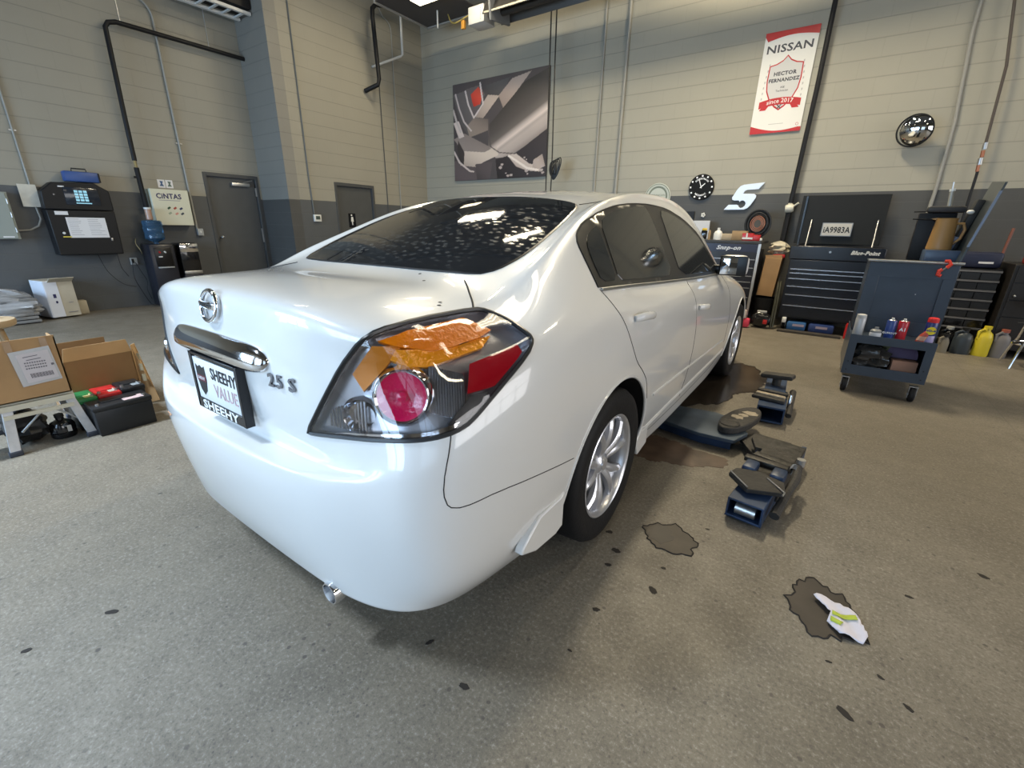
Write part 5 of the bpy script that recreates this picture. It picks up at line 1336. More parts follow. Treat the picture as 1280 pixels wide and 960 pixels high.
o = MB().rbox((.53, 6.66, 1.175), (.09, .09, .08), .01).build('red_tool', M_REDP); onchest(o, 'small red tool at the right front corner of the worktop', 'tool')
MB().rbox((.575, 6.66, 1.155), (.05, .07, .035), .01).build('pale_grip', M_WHITE2, o)
o = MB().lathe([(0, 0), (.03, 0), (.028, .05), (0, .055)], (.47, 6.98, 1.50), (0, 0, 1), 14).build('pink_cap', mat('dusty_red', (.35, .10, .09), .6), None); onchest(o, 'dusty red cap resting on top of the cable coil', 'cap')
# paper leaning + frame left of the clutter
o = MB().box((-.32, 7.10, 1.27), (.24, .02, .26), rx=R(8)).build('leaning_sheet', M_PAPER); onchest(o, 'white sheet propped at the left end of the worktop behind the windscreen', 'paper')
o = MB().bx(-.62, -.50, YB-.03, YB, 1.36, 1.54).build('picture_frame', M_BLK); tag(o, 'small black frame on the grey wall just above the car bonnet', 'frame')
# gap between the chests: standing carton, bag, bin
ct = MB(Matrix.Translation((.775, 6.80, .66)) @ Matrix.Rotation(R(3), 4, 'Y'))
ct.bx(-.105, .095, -.13, .13, -.25, .26); o = ct.build('tall_carton', M_CARD, bevel=.003); tag(o, 'tall brown cardboard carton standing in the gap between the chests', 'box')
ft_ = MB(ct.M); ft_.prism([(-.105, 0), (.095, 0), (.08, .05), (-.12, .03)], (0, -.12, .26), (1, 0, 0), (0, 0, 1), (0, .006, 0)); ft_.build('top_flap', M_CARD, o)
o = lump('plastic_bag', (.80, 6.88, 1.04), (.20, .22, .20), mat('bag_beige', (.40, .36, .28), .4, bump=.5, bscale=20), 11, .03, 10); tag(o, 'crumpled beige plastic bag on top of the tall carton', 'bag')
o = MB().rbox((.835, 6.72, .945), (.15, .05, .05), .015).build('red_pouch', M_REDP); tag(o, 'red pouch tucked between the tall carton and the beige bag', 'pouch')
bn_ = MB(); bn_.lathe([(0, .08), (.15, .08), (.17, .38), (.16, .38), (.14, .10), (0, .10)], (.775, 6.78, 0), (0, 0, 1), 24)
o = bn_.build('bin', M_BLK); tag(o, 'black bin under the tall carton between the chests', 'bin')
o2 = lump('oil_container', (.80, 6.46, .11), (.24, .16, .22), M_BLKG, 21, .01, 8); tag(o2, 'low black container on the floor in the gap between the chests', 'container')
MB().rbox((.80, 6.40, .23), (.12, .03, .03), .01).build('grey_handle', M_GREYP, o2)
MB().rbox((.86, 6.365, .10), (.05, .01, .06), .003).build('red_label', M_REDP, o2)
o = MB().rbox((.605, 6.33, .07), (.15, .10, .12), .02).build('red_canister', mat('red_pink', (.55, .05, .09), .35)); tag(o, 'red floor canister beside the front wheel at the foot of the chest', 'canister')
MB().rbox((.60, 6.30, .19), (.06, .06, .12), .015).build('white_spout', mat('dirty_white', (.5, .42, .38), .5), o)
for k, (x_, lab) in enumerate(((.925, 'left of two dark bars leaning in the gap beside the black chest'), (.952, 'right of two dark bars leaning in the gap beside the black chest'))):
    o = MB().tube([(x_, 6.44, .02), (x_-.01, 6.55, .55), (x_-.02, 6.62, .62)], .014).build('pry_bar', mat('bar_olive', (.05, .05, .035), .4, .5)); tag(o, lab, 'bar', 'bars between the chests')
# chest 2: black chest, lid up
c2 = thing('tool_chest', (1.5, 6.8, 0), 'black tool chest with raised lid and bright drawer pulls, left of the blue cart', 'tool chest')
X0, X1, Y0 = .985, 1.93, 6.52
MB().bx(X0, X1, Y0, 7.12, .17, .93).build('chest_body', M_CHBLK, c2, bevel=.006)
MB().bx(X0-.02, X1+.02, Y0-.015, 7.14, .93, 1.095).build('top_box', M_CHBLK, c2, bevel=.008)
ld = MB().box(((X0+X1)/2-.04, 7.15, 1.42), (.95, .035, .62), rx=R(-2)).build('lid', mat('lid_dark', (.011, .011, .010), .5, spec=.3), c2, bevel=.004)
MB().bx(X0-.0, X0+.02, 7.11, 7.14, 1.1, 1.72).build('lid_edge', M_CHBLK, ld)
for x_ in (1.10, 1.82): MB().cyl((x_, 6.95, 1.09), (x_, 7.12, 1.42), .008).build('gas_strut', M_STL, c2)
k_ = MB().bx(1.235, 1.57, 7.085, 7.10, 1.215, 1.385).build('metal_plate', mat('plate_frame_steel', (.25, .25, .25), .4, .6)); tag(k_, 'old licence plate with black characters hung inside the raised lid', 'plate')
MB().bx(1.245, 1.56, 7.080, 7.086, 1.225, 1.375).build('plate_face', mat('plate_dirty', (.48, .46, .42), .5), k_)
text_mb(MB(), 'iA9983A', .105, (1.402, 7.079, 1.292), (1, 0, 0), (0, 0, 1), .001, bold=.02, sx=.76).build('plate_lettering', M_INK, k_)
text_mb(MB(), 'Blue-Point', .062, (1.75, Y0-.016, 1.03), (1, 0, 0), (0, 0, 1), .001, bold=.03, shear=.3).build('chest_lettering', M_WHITE2, c2)
MB().lathe([(0, 0), (.013, 0), (.011, .006), (0, .006)], (1.40, Y0-.016, 1.03), (0, -1, 0), 14).build('lock', M_STL, c2)
for z0_, z1_ in ((.82, .92), (.77, .81), (.70, .76), (.60, .69), (.49, .59), (.35, .48), (.19, .34)):
    d_ = MB().bx(X0+.03, X1-.02, Y0-.018, Y0, z0_, z1_).build('drawer', M_CHBLK, c2, bevel=.002)
    if z0_ < .82: MB().bx(X0+.03, X1-.02, Y0-.030, Y0-.016, z1_-.010, z1_).build('drawer_pull', mat('bright_pull', (.55, .55, .58), .25, .9), d_)
for x_ in (X0+.08, X1-.08): caster(c2, x_, 6.60, .075); caster(c2, x_, 7.05, .075)
MB().rbox((1.07, 6.50, .14), (.05, .08, .07), .01).build('caster_guard', M_WHITE2, c2)
for k, (x_, cl_n, lab, cc_) in enumerate(((1.22, 'blue', 'left of two blue and black packages under the raised-lid chest', (.03, .10, .25)), (1.48, 'navy', 'right of two blue and black packages under the raised-lid chest', (.02, .04, .14)))):
    o = MB().rbox((x_+.02*k, 6.56, .07), (.22+.06*k, .16, .11), .02).build('stored_package', mat('pack_%s' % cl_n, cc_, .4)); tag(o, lab, 'package', 'packages under the chest')
    MB().bx(x_-.04, x_+.09, 6.477, 6.480, .07, .10).build('printed_band', mat('pack_print', (.30, .25, .32), .5), o)
o = MB().box((1.375, 6.39, .012), (.70, .13, .024), rz=R(-1)).build('floor_plank', mat('plank_dark', (.035, .03, .025), .7, var=.2)); tag(o, 'dark flat plank lying on the floor in front of the raised-lid chest', 'plank')
o = MB().lathe([(0, .0), (.052, 0), (.052, .17), (.045, .19), (0, .19)], (1.80, 6.42, 0), (0, 0, 1), 20).build('red_can', M_REDP); tag(o, 'red can on the floor between the raised-lid chest and the blue cart', 'can')
# parts organiser and chest at the right
og_ = thing('drawer_organizer', (2.78, 6.8, 0), 'dark drawer organizer with pale dividers behind the blue cart', 'organizer')
oy = 6.62
MB().bx(2.50, 2.99, oy+.02, 7.1, .12, .91).build('organizer_body', M_BLK, og_)
for r_ in range(7):
    zz = .875-.105*r_
    MB().bx(2.50, 2.99, oy-.012, oy+.02, zz, zz+.018).build('divider', mat('divider_grey', (.14, .14, .15), .5), og_)
for r_ in range(6):
    for c_ in range(3):
        x_ = 2.505+.162*c_
        MB().bx(x_, x_+.155, oy-.004, oy+.02, .79-.105*r_, .87-.105*r_).build('small_drawer', M_BLKG, og_, bevel=.002)
o = MB().rbox((2.80, 6.78, 1.0), (.34, .25, .17), .03).build('navy_case', mat('case_navy', (.014, .018, .045), .45)); tag(o, 'navy soft case on top of the drawer organizer', 'case')
MB().bx(2.78, 2.90, 6.652, 6.655, .965, .985).build('small_label', M_PAPER, o)
c3 = thing('tool_chest', (3.4, 6.75, 0), 'tall black tool chest at the right end of the back wall behind the chrome stool', 'tool chest')
MB().bx(3.03, 3.95, 6.45, 7.15, .08, .98).build('chest_body', mat('chest_brownblack', (.013, .011, .010), .4), c3, bevel=.006)
for z0_, z1_ in ((.80, .96), (.62, .79), (.44, .61), (.10, .43)):
    d_ = MB().bx(3.06, 3.92, 6.435, 6.45, z0_, z1_).build('drawer', mat('chest_brownblack', (.013, .011, .010), .4), c3)
    MB().cyl((3.20, 6.425, z1_-.04), (3.75, 6.425, z1_-.04), .006).build('drawer_pull', M_BENCH, d_)
MB().ball((3.10, 6.425, .66), .012).build('lock', M_STL, c3)
o = MB().tube([(3.03, 7.1, .95), (3.05, 7.12, 1.30), (3.055, 7.13, 1.34)], .014).build('wooden_stick', mat('stick_red', (.16, .05, .03), .5)); tag(o, 'thin dark red stick leaning on the wall behind the organizer', 'stick')
o = MB().rbox((3.22, 6.62, 1.02), (.22, .12, .08), .02).build('red_case', mat('red_dark', (.20, .02, .02), .4)); tag(o, 'dark red case on top of the right-hand tool chest', 'case')
# jugs
def jug(x, y, w_, h_, m, label, cap=None, name='jug'):
    o_ = MB()
    vs = [(0, 0), (w_*.5, 0), (w_*.52, .02), (w_*.52, h_*.62), (w_*.42, h_*.80), (.028, h_*.90), (.028, h_), (0, h_)]
    o_.lathe(vs, (x, y, 0), (0, 0, 1), 24)
    for v in o_.v: v.y = y+(v.y-y)*.7
    r_ = o_.build(name, m); tag(r_, label, 'jug', 'jugs on the floor by the organizer')
    MB().tube([(x-w_*.42, y-.02, h_*.60), (x-w_*.46, y-.02, h_*.86), (x-w_*.20, y-.02, h_*.96), (x-.01, y-.02, h_*.92)], .014).build('jug_handle', m, r_)
    MB().lathe([(.034, h_-.01), (.034, h_+.02), (0, h_+.02)], (x, y, 0), (0, 0, 1), 16).build('cap', cap or m, r_)
    return r_
M_YEL = mat('jug_yellow', (.62, .50, .03), .35)
jug(2.985, 6.37, .135, .31, M_YEL, 'bright yellow fluid jug on the floor right of the blue cart')
jug(3.13, 6.39, .13, .29, mat('jug_grey', (.17, .16, .16), .45), 'grey fluid jug with a reddish cap right of the yellow jug', mat('cap_rust', (.30, .08, .05), .5))
jug(2.82, 6.36, .16, .27, mat('jug_slate', (.035, .045, .055), .35), 'slate-black jug left of the yellow jug', M_BLK)
jug(2.70, 6.42, .13, .26, M_BLKG, 'glossy black jug half hidden at the left of the jugs', M_GREYP)
jug(2.66, 6.28, .09, .19, mat('bottle_beige', (.20, .18, .14), .5), 'small beige bottle in front of the black jugs', M_BLK)
# chrome stool
st = thing('shop_stool', (3.35, 6.15, 0), 'chrome-legged shop stool at the right edge beside the jugs', 'stool')
sx0, sy0 = 3.30, 6.05
MB().lathe([(0, .60), (.17, .60), (.185, .62), (.18, .66), (0, .68)], (sx0, sy0, 0), (0, 0, 1), 28).build('seat', M_BLKG, st)
for k in range(4):
    a_ = R(45+90*k); ex, ey = cos(a_), sin(a_)
    MB().tube([(sx0+ex*.05, sy0+ey*.05, .60), (sx0+ex*.11, sy0+ey*.11, .58), (sx0+ex*.15, sy0+ey*.15, .42), (sx0+ex*.17, sy0+ey*.17, .27), (sx0+ex*.20, sy0+ey*.20, .20), (sx0+ex*.25, sy0+ey*.25, .0)], .011).build('leg', M_CHROME, st)
MB().tube([(sx0+.18*cos(t*pi/16), sy0+.18*sin(t*pi/16), .235) for t in range(32)], .010, 8, closed=True).build('foot_ring', M_CHROME, st)

# ------------------------------------------------------------------ blue service cart
M_CART = mat('cart_blue', (.036, .050, .072), .35, coat=.2, var=.12, vscale=7)
ca = thing('service_cart', (1.97, 4.4, 0), 'slate-blue rolling service cart with spray cans on its low front shelf', 'cart')
Ya, Yb, Yc = 4.0, 4.34, 4.80
xl, xr = 1.70, 2.235
fr = MB()                                                # low front bin with a window
fr.bx(xl, xr, Ya, Ya+.006, .42, .485); fr.bx(xl, xr, Ya, Ya+.006, .155, .235); fr.bx(xl, xl+.055, Ya, Ya+.006, .235, .42); fr.bx(xr-.055, xr, Ya, Ya+.006, .235, .42)
fr.build('front_panel', M_CART, ca)
MB().bx(xl, xr, Ya+.006, Yc, .155, .165).build('bottom_tray', M_CART, ca)
for x_ in (xl, xr-.006): MB().bx(x_, x_+.006, Ya+.006, Yc, .165, .47).build('side_panel', M_CART, ca)
MB().bx(xl+.006, xr-.006, Ya+.006, Yb, .455, .462).build('shelf', M_CART, ca)
ub = MB(); ub.bx(xl+.015, xr+.035, Yb, Yb+.008, .462, .575); ub.bx(xl+.015, xr+.035, Yb, Yb+.008, .93, 1.035); ub.bx(xl+.015, xl+.10, Yb, Yb+.008, .575, .93); ub.bx(xr-.04, xr+.035, Yb, Yb+.008, .575, .93)
ub.build('cabinet_front', M_CART, ca, bevel=.002)
MB().bx(xl+.10, xr-.04, Yb+.012, Yb+.018, .575, .93).build('recessed_panel', M_CART, ca)
for x_ in (xl+.015, xr+.029): MB().bx(x_, x_+.006, Yb+.008, Yc, .165, 1.035).build('cabinet_side', M_CART, ca)
MB().bx(xl+.021, xr+.029, Yc-.006, Yc, .165, 1.035).build('cabinet_back', M_CART, ca)
MB().bx(xl+.01, xr+.04, Yb-.01, Yc+.005, 1.035, 1.045).build('top_tray', mat('cart_top', (.05, .06, .07), .4), ca)
MB().cyl((xl, Yb-.015, 1.052), (xr+.05, Yb-.015, 1.052), .010).build('top_rail', M_STL, ca)
for x_, z_ in ((xl+.03, .19), (xr-.03, .19), (xl+.03, .26), (xr-.03, .26)): MB().cyl((x_, Ya-.002, z_), (x_, Ya+.001, z_), .005, seg=10).build('rivet', M_BLK, ca)
MB().cyl((2.06, Yb+.008, .80), (2.06, Yb+.012, .80), .004, seg=10).build('rivet', M_STL, ca)
for x_ in (xl+.045, xr-.05): caster(ca, x_, Ya+.03, .058); caster(ca, x_, Yc-.06, .058)
# raised lid
lq = MB(); lq.prism([(4.36, 1.05), (4.82, 1.05), (4.86, 1.70), (4.40, 1.66)], (2.045, 0, 0), (0, 1, 0), (.19, 0, .98), (.014, 0, 0))
ll = lq.build('raised_lid', mat('lid_slate', (.05, .06, .065), .3, .3), ca, bevel=.002)
MB().prism([(4.358, 1.20), (4.374, 1.20), (4.39, 1.60), (4.374, 1.60)], (2.038, 0, 0), (0, 1, 0), (.19, 0, .98), (.016, 0, 0)).build('lid_edge', mat('edge_highlight', (.16, .19, .24), .35, .5), ll)  # pale strip coloured as the highlight along the lid's edge
kb_ = MB(); kb_.rbox((2.27, 4.73, 1.30), (.05, .12, .46), .01, ry=R(12)); o = kb_.build('dark_tool_roll', mat('roll_dark', (.016, .017, .018), .6)); tag(o, 'dark tool roll hanging against the raised lid of the blue cart', 'tool roll')
# spray cans
def can(x, y, z, r, h, body, label, band=None, capm=None, cat='spray can', txt=None, cap='nozzle', name='spray_can', grp='cans on the cart shelf'):
    root = MB().lathe([(0, 0), (r*.96, 0), (r, .004), (r, h*.86), (r*.90, h*.90), (0, h*.90)], (x, y, z), (0, 0, 1), 24).build(name, body); tag(root, label, cat, grp)
    if band: MB().lathe([(r*1.01, h*.30), (r*1.02, h*.31), (r*1.02, h*.62), (r*1.01, h*.63)], (x, y, z), (0, 0, 1), 24, ring=True).build('label_band', band, root)
    if cap == 'nozzle':
        MB().lathe([(r*.88, h*.88), (r*.62, h*.93), (r*.40, h*.95), (0, h*.95)], (x, y, z), (0, 0, 1), 20).build('can_shoulder', M_STL, root)
        MB().lathe([(.006, h*.93), (.010, h*.945), (.010, h*1.02), (0, h*1.02)], (x, y, z), (0, 0, 1), 12).build('nozzle', capm or M_WHITE2, root)
    else: MB().lathe([(r*.95, h*.87), (r*.97, h*.88), (r*.93, h*1.04), (r*.6, h*1.07), (0, h*1.07)], (x, y, z), (0, 0, 1), 20).build('cap', capm or M_WHITE2, root)
    if txt:
        t_, sz, zz, m_ = txt
        text_mb(MB(), t_, sz, (x, y-r*1.03, z+zz), (1, 0, 0), (0, 0, 1), .001, bold=.03, warp=lambda a, b_: (a, b_)).build('can_lettering', m_, root)
    return root
zs_ = .462
M_CBLU = mat('can_blue', (.02, .05, .22), .3); M_CRED = mat('can_red', (.45, .02, .03), .3)
can(1.745, 4.10, zs_, .035, .165, mat('can_silver', (.42, .43, .45), .4, .2), 'tall pale silver can at the left end of the cart shelf', cap='cap', capm=mat('can_silver_cap', (.5, .5, .5), .4), name='paint_can', cat='can')
o = MB().lathe([(0, 0), (.038, 0), (.038, .055), (.030, .065), (.014, .07), (.014, .085), (0, .085)], (1.86, 4.09, zs_), (0, 0, 1), 20).build('small_jar', mat('jar_grey', (.20, .21, .22), .4)); tag(o, 'short grey jar with pale label between the silver and blue cans', 'jar', 'cans on the cart shelf')
MB().lathe([(.0385, .012), (.039, .013), (.039, .042), (.0385, .043)], (1.86, 4.09, zs_), (0, 0, 1), 20, ring=True).build('label_band', M_PAPER, o)
can(1.945, 4.11, zs_, .032, .165, M_CBLU, 'blue spray can with white print on the cart shelf', txt=('GUMOUT', .020, .05, M_WHITE))
can(2.02, 4.12, zs_, .033, .165, M_CRED, 'red spray can with white panel on the cart shelf', txt=('A1', .035, .085, M_WHITE))
bo2 = MB().lathe([(0, 0), (.026, 0), (.028, .06), (.018, .09), (.006, .13), (0, .13)], (2.135, 4.10, zs_), (.35, 0, .94), 18).build('squeeze_bottle', mat('bottle_redbrown', (.38, .06, .04), .35)); tag(bo2, 'tilted red squeeze bottle left of the blue and yellow can', 'bottle', 'cans on the cart shelf')
MB().lathe([(.027, .02), (.0285, .021), (.0285, .055), (.027, .056)], (2.135, 4.10, zs_), (.35, 0, .94), 18, ring=True).build('label_band', mat('label_peach', (.5, .30, .22), .5), bo2)
wd = can(2.185, 4.12, zs_, .036, .185, mat('can_navy', (.01, .02, .13), .3), 'blue and yellow can with red cap at the right end of the shelf', cap='cap', capm=mat('cap_red', (.62, .03, .03), .35))
MB().lathe([(0, 0), (.0, 0), (.030, 0), (.030, .003), (0, .003)], (2.185, 4.12-.0345, zs_+.10), (0, -1, 0), 24).build('yellow_shield', mat('shield_yellow', (.75, .58, .02), .4), wd)
text_mb(MB(), 'WD-40', .021, (2.185, 4.12-.0385, zs_+.10), (1, 0, 0), (0, 0, 1), .001, bold=.04).build('can_lettering', M_CBLU, wd)
MB().lathe([(.0365, .005), (.037, .006), (.037, .06), (.0365, .061)], (2.185, 4.12, zs_), (0, 0, 1), 24, ring=True).build('white_red_band', mat('band_lilac', (.35, .30, .5), .4), wd)
# in the bin
o = lump('black_rag_bag', (1.86, 4.16, .285), (.24, .24, .24), mat('bag_black_gloss', (.05, .045, .04), .2, bump=.8, bscale=25), 31, .03, 12); tag(o, 'glossy dark crumpled bag in the bottom bin of the blue cart', 'bag')
o = MB().lathe([(0, 0), (.10, 0), (.10, .02), (0, .02)], (2.08, 4.24, .315), (0, -1, .35), 30).build('grinding_disc', mat('disc_purple', (.14, .09, .16), .35)); tag(o, 'purple-grey round disc standing behind the small carton in the cart bin', 'disc')
o = MB().rbox((2.09, 4.12, .235), (.16, .11, .14), .004, rz=R(4)).build('small_carton', mat('carton_red_tan', (.38, .20, .13), .7)); tag(o, 'small reddish cardboard carton in the bottom bin of the blue cart', 'box')
MB().bx(2.07, 2.11, 4.058, 4.062, .20, .215).build('white_label', M_PAPER, o)
o = MB().rbox((1.99, 4.28, .33), (.12, .08, .05), .01).build('olive_cloth', mat('cloth_olive', (.20, .19, .09), .8)); tag(o, 'folded olive cloth behind the rags in the cart bin', 'cloth'); o.location.z += .03
# on the top
pt_ = thing('pitcher', (2.13, 4.60, 1.05), 'amber brown plastic pitcher with a handle on top of the blue cart', 'pitcher')
M_PIT = mat('pitcher_amber', (.36, .20, .07), .35)
MB().lathe([(0, 1.145), (.078, 1.145), (.080, 1.16), (.066, 1.375), (.070, 1.385), (.062, 1.385), (.060, 1.36), (.072, 1.16), (0, 1.155)], (2.14, 4.60, 0), (0, 0, 1), 32).build('pitcher_body', M_PIT, pt_)
MB().tube([(2.20, 4.60, 1.345), (2.245, 4.60, 1.345), (2.262, 4.60, 1.30), (2.25, 4.60, 1.23), (2.214, 4.60, 1.19)], .010).build('pitcher_handle', M_PIT, pt_)
MB().prism([(-.07, 0), (-.10, .012), (-.06, .018)], (2.14, 4.58, 1.37), (1, 0, 0), (0, 0, 1), (0, .04, 0)).build('spout', M_PIT, pt_)
o = MB().rbox((2.165, 4.59, 1.095), (.22, .20, .095), .01).build('parts_tray', mat('tray_blue', (.06, .09, .15), .35)); tag(o, 'blue parts tray under the amber pitcher on the cart', 'tray')
o = MB(); o.rbox((2.09, 4.74, 1.24), (.24, .05, .38), .01); o = o.build('black_tool_case', M_BLK); tag(o, 'black tool case standing behind the amber pitcher on the cart', 'case')
MB().rbox((2.13, 4.72, 1.455), (.24, .10, .05), .02).build('case_top', M_BENCH, o)
for k, (p0, p1, lab) in enumerate((((1.93, 4.70, 1.437), (2.05, 4.705, 1.44), 'upper of two black screwdrivers pointing left over the cart'), ((1.935, 4.70, 1.38), (2.07, 4.705, 1.376), 'lower of two black screwdrivers pointing left over the cart'))):
    o = MB().cyl(p0, p1, .005, seg=10).build('screwdriver', M_BLK); tag(o, lab, 'screwdriver', 'screwdrivers over the cart')
    MB().cyl(p1, (p1[0]+.05, p1[1], p1[2]+.002), .014, seg=12).build('grip', M_BLKG, o)
o = MB().cyl((2.142, 4.72, 1.48), (2.130, 4.72, 1.60), .016, seg=12).build('clear_screwdriver', mat('clear_grip', (.30, .29, .25), .2)); tag(o, 'upright screwdriver with a clear handle sticking up behind the pitcher', 'screwdriver')
MB().cyl((2.130, 4.72, 1.60), (2.124, 4.72, 1.66), .005, seg=8).build('shaft', M_STL, o)
MB().cyl((2.132, 4.72, 1.592), (2.130, 4.72, 1.61), .019, seg=12).build('white_collar', M_WHITE2, o)
o = MB().ball((2.255, 4.56, 1.43), .020, sc_=(1.2, 1, .8))  .build('white_knob', M_WHITE2); tag(o, 'small white knob on the dark tool roll of the cart', 'knob')  # white knob, modelled as a small flattened sphere
o = MB().rbox((2.215, 4.66, 1.20), (.06, .04, .10), .006, ry=R(15)).build('paper_pack', mat('pack_lilac', (.35, .38, .50), .5)); tag(o, 'pale lilac packet tucked right of the amber pitcher', 'packet')
# red pliers over the rail
pr = thing('pliers', (2.17, Yb-.03, 1.05), 'red-handled pliers hooked over the rail of the blue cart', 'pliers')
M_PRED = mat('grip_red', (.60, .05, .03), .35)
MB().tube([(2.185, Yb-.04, 1.02), (2.205, Yb-.04, 1.045), (2.190, Yb-.03, 1.070), (2.170, Yb-.02, 1.066)], .013).build('red_grip', M_PRED, pr)
MB().tube([(2.165, Yb-.035, 1.005), (2.150, Yb-.035, .995), (2.148, Yb-.035, .965), (2.168, Yb-.035, .957)], .014).build('red_grip', M_PRED, pr)
MB().tube([(2.165, Yb-.035, 1.0), (2.185, Yb-.038, 1.022)], .006).build('steel_jaw', M_STL, pr)

# ------------------------------------------------------------------ boxes and batteries on the left
ss = thing('step_stool', (-2.25, -.13, 0), 'worn aluminium step stool under the labelled cardboard box', 'step stool')
M_ALU = mat('worn_aluminium', (.42, .42, .43), .45, .35, var=.2, vscale=14); M_CREAMP = mat('stool_cream', (.50, .47, .38), .5)
MB().box((-2.12, -.135, .262), (.03, .32, .03)).build('front_rail', M_CREAMP, ss)
MB().box((-2.30, -.135, .285), (.36, .32, .012)).build('platform', M_CREAMP, ss)
MB().box((-2.10, -.135, .215), (.02, .29, .020)).build('front_brace', M_CREAMP, ss)
for y0_, y1_ in ((-.255, -.285), (.0, .045)):
    for xx, xo in ((-2.115, -2.065), (-2.46, -2.52)):
        b = MB(); dx, dy = xo-xx, y1_-y0_
        b.prism([(-.022, 0), (.022, 0), (.022, 1), (-.022, 1)], (xo, y1_, .02), (.0, 1, 0), (-dx, -dy, .245), (-.022, 0, 0))
        lg = b.build('leg', M_ALU, ss, bevel=.002)
        MB().rbox((xo-.01, y1_, .014), (.04, .055, .028), .004).build('rubber_foot', mat('foot_dark', (.03, .035, .05), .6), lg)
for y0_, y1_ in ((-.22, -.255), (-.04, .02)): MB().tube([(-2.12, y1_*.9, .11), (-2.12, y0_*.3-.06, .21)], .006).build('diagonal_brace', M_STL, ss)
bx_ = thing('labelled_box', (-2.35, -.35, .295), 'brown cardboard box with a shipping label, standing on the step stool', 'box')
bM = MB(); x0_, x1_, y0_, y1_, z0_, z1_ = -2.27, -2.105, -.72, .02, .293, .635
t_ = .006
bM.bx(x1_-t_, x1_, y0_, y1_, z0_, z1_); bM.bx(x0_, x0_+t_, y0_, y1_, z0_, z1_-.035); bM.bx(x0_, x1_, y1_-t_, y1_, z0_, z1_-.01); bM.bx(x0_, x1_, y0_, y0_+t_, z0_, z1_); bM.bx(x0_, x1_, y0_, y1_, z0_, z0_+t_)
bw = bM.build('box_walls', M_CARD, bx_)
MB().bx(x0_+.01, x1_-.01, y0_+.01, y1_-.01, z0_+.01, z1_-.045).build('interior_shade', M_BLK, bx_)  # black block stands in for the shade inside the open box
lb = MB().box((x1_+.002, -.09, .475), (.003, .165, .20), rx=R(4)).build('label_pouch', mat('label_pouch', (.46, .45, .46), .25, coat=.4), bx_)
MB().box((x1_+.0042, -.083, .473), (.001, .130, .165), rx=R(4)).build('label_paper', mat('label_lilac', (.52, .48, .50), .6), lb)
nb = MB()
for k in range(5):
    if k in (0, 1): nb.box((x1_+.005, -.10+.01*k, .535-.018*k), (.0006, .06, .004), rx=R(4))
    elif k < 5:
        for j in range(9): nb.box((x1_+.005, -.128+.0098*j, .500-.016*(k-2)), (.0006, .0065, .007), rx=R(4))
for j in range(22): nb.box((x1_+.005, -.12+.0042*j, .425), (.0006, .0018 if j % 3 else .003, .026), rx=R(4))
nb.box((x1_+.005, -.022, .475), (.0006, .012, .012), rx=R(4))
nb.build('label_print', mat('label_ink', (.14, .13, .15), .8), lb, smooth=None)
for y_ in (-.17, -.03): MB().box((x1_+.001, y_, .60), (.001, .03, .06)).build('clear_tape', mat('clear_tape', (.34, .22, .13), .2), bw)
# open carton on its side behind
oc = thing('open_carton', (-2.62, .28, 0), 'open brown carton with raised flaps behind the car batteries', 'box')
Mo = Matrix.Translation((-2.42, .235, 0)) @ Matrix.Rotation(R(4), 4, 'Z')
def omb(): return MB(Mo)
M_CARDL = mat('cardboard_lit', (.46, .29, .14), .8, var=.08)  # flap copy of the cardboard, brightened in the colour as lit
a_ = omb(); a_.bx(-.006, 0, -.17, .19, 0, .40); a_.bx(-.45, -.444, -.17, .19, 0, .44); a_.bx(-.45, 0, -.17, -.164, 0, .40); a_.bx(-.45, 0, .184, .19, 0, .40); a_.bx(-.45, 0, -.17, .19, 0, .006)
ow_ = a_.build('carton_walls', mat('cardboard_shade', (.25, .145, .065), .8, var=.08), oc)  # wall copy of the cardboard, darkened in the colour as shaded
a_ = omb(); a_.prism([(-.17, 0), (.19, 0), (.175, .085), (-.15, .085)], (0, 0, .40), (0, 1, 0), (-.05, 0, .998), (-.004, 0, 0)); a_.build('front_flap', M_CARDL, oc)
a_ = omb(); a_.prism([(0, .0), (0, .43), (-.05, .45), (-.10, .0)], (.02, .20, .0), (-.3, .95, 0), (0, 0, 1), (-.004, -.004, 0)); 
sp_ = omb(); sp_.add([(.0, .19, 0), (.05, .26, .02), (-.03, .225, .44), (-.0, .19, .44), (-.01, .195, 0), (.04, .265, .02), (-.04, .23, .44), (-.01, .195, .44)], [(0, 1, 2, 3), (7, 6, 5, 4), (0, 4, 5, 1), (1, 5, 6, 2), (2, 6, 7, 3), (3, 7, 4, 0)])
sf = sp_.build('side_flap', M_CARDL, oc)
for k in range(3):
    q_ = omb(); q_.box((.021-.012*k, .215+.002*k, .20+.075*k), (.003, .022, .05), rz=R(-38)); q_.build('torn_tape', mat('tape_pale', (.42, .36, .24), .6), sf)
# batteries
def battery(cx, cy, rz, body, lid, label, z=0, L=.285, W=.175, H=.19, sticker=None):
    M_ = Matrix.Translation((cx, cy, z)) @ Matrix.Rotation(R(rz), 4, 'Z')
    r_ = MB(M_); r_.rbox((0, 0, H*.42), (W, L, H*.84), .006); root = r_.build('car_battery', body); tag(root, label, 'battery', 'car batteries on the floor')
    t_ = MB(M_); t_.rbox((0, 0, H*.92), (W+.008, L+.008, H*.16), .006); lo = t_.build('battery_lid', lid, root)
    for s_ in (-1, 1):
        q_ = MB(M_); q_.cyl((W*.30, s_*L*.40, H*.98), (W*.30, s_*L*.40, H*1.06), .009, seg=12); q_.build('terminal', M_STL, lo)
    q_ = MB(M_); q_.rbox((-.01, 0, H*1.01), (W*.35, L*.62, .012), .003); q_.build('cell_cover', lid, lo)
    if sticker:
        q_ = MB(M_); q_.box((.035, L*.22, H*1.003), (W*.4, L*.36, .002)); q_.build('sticker', sticker, lo)
    return root
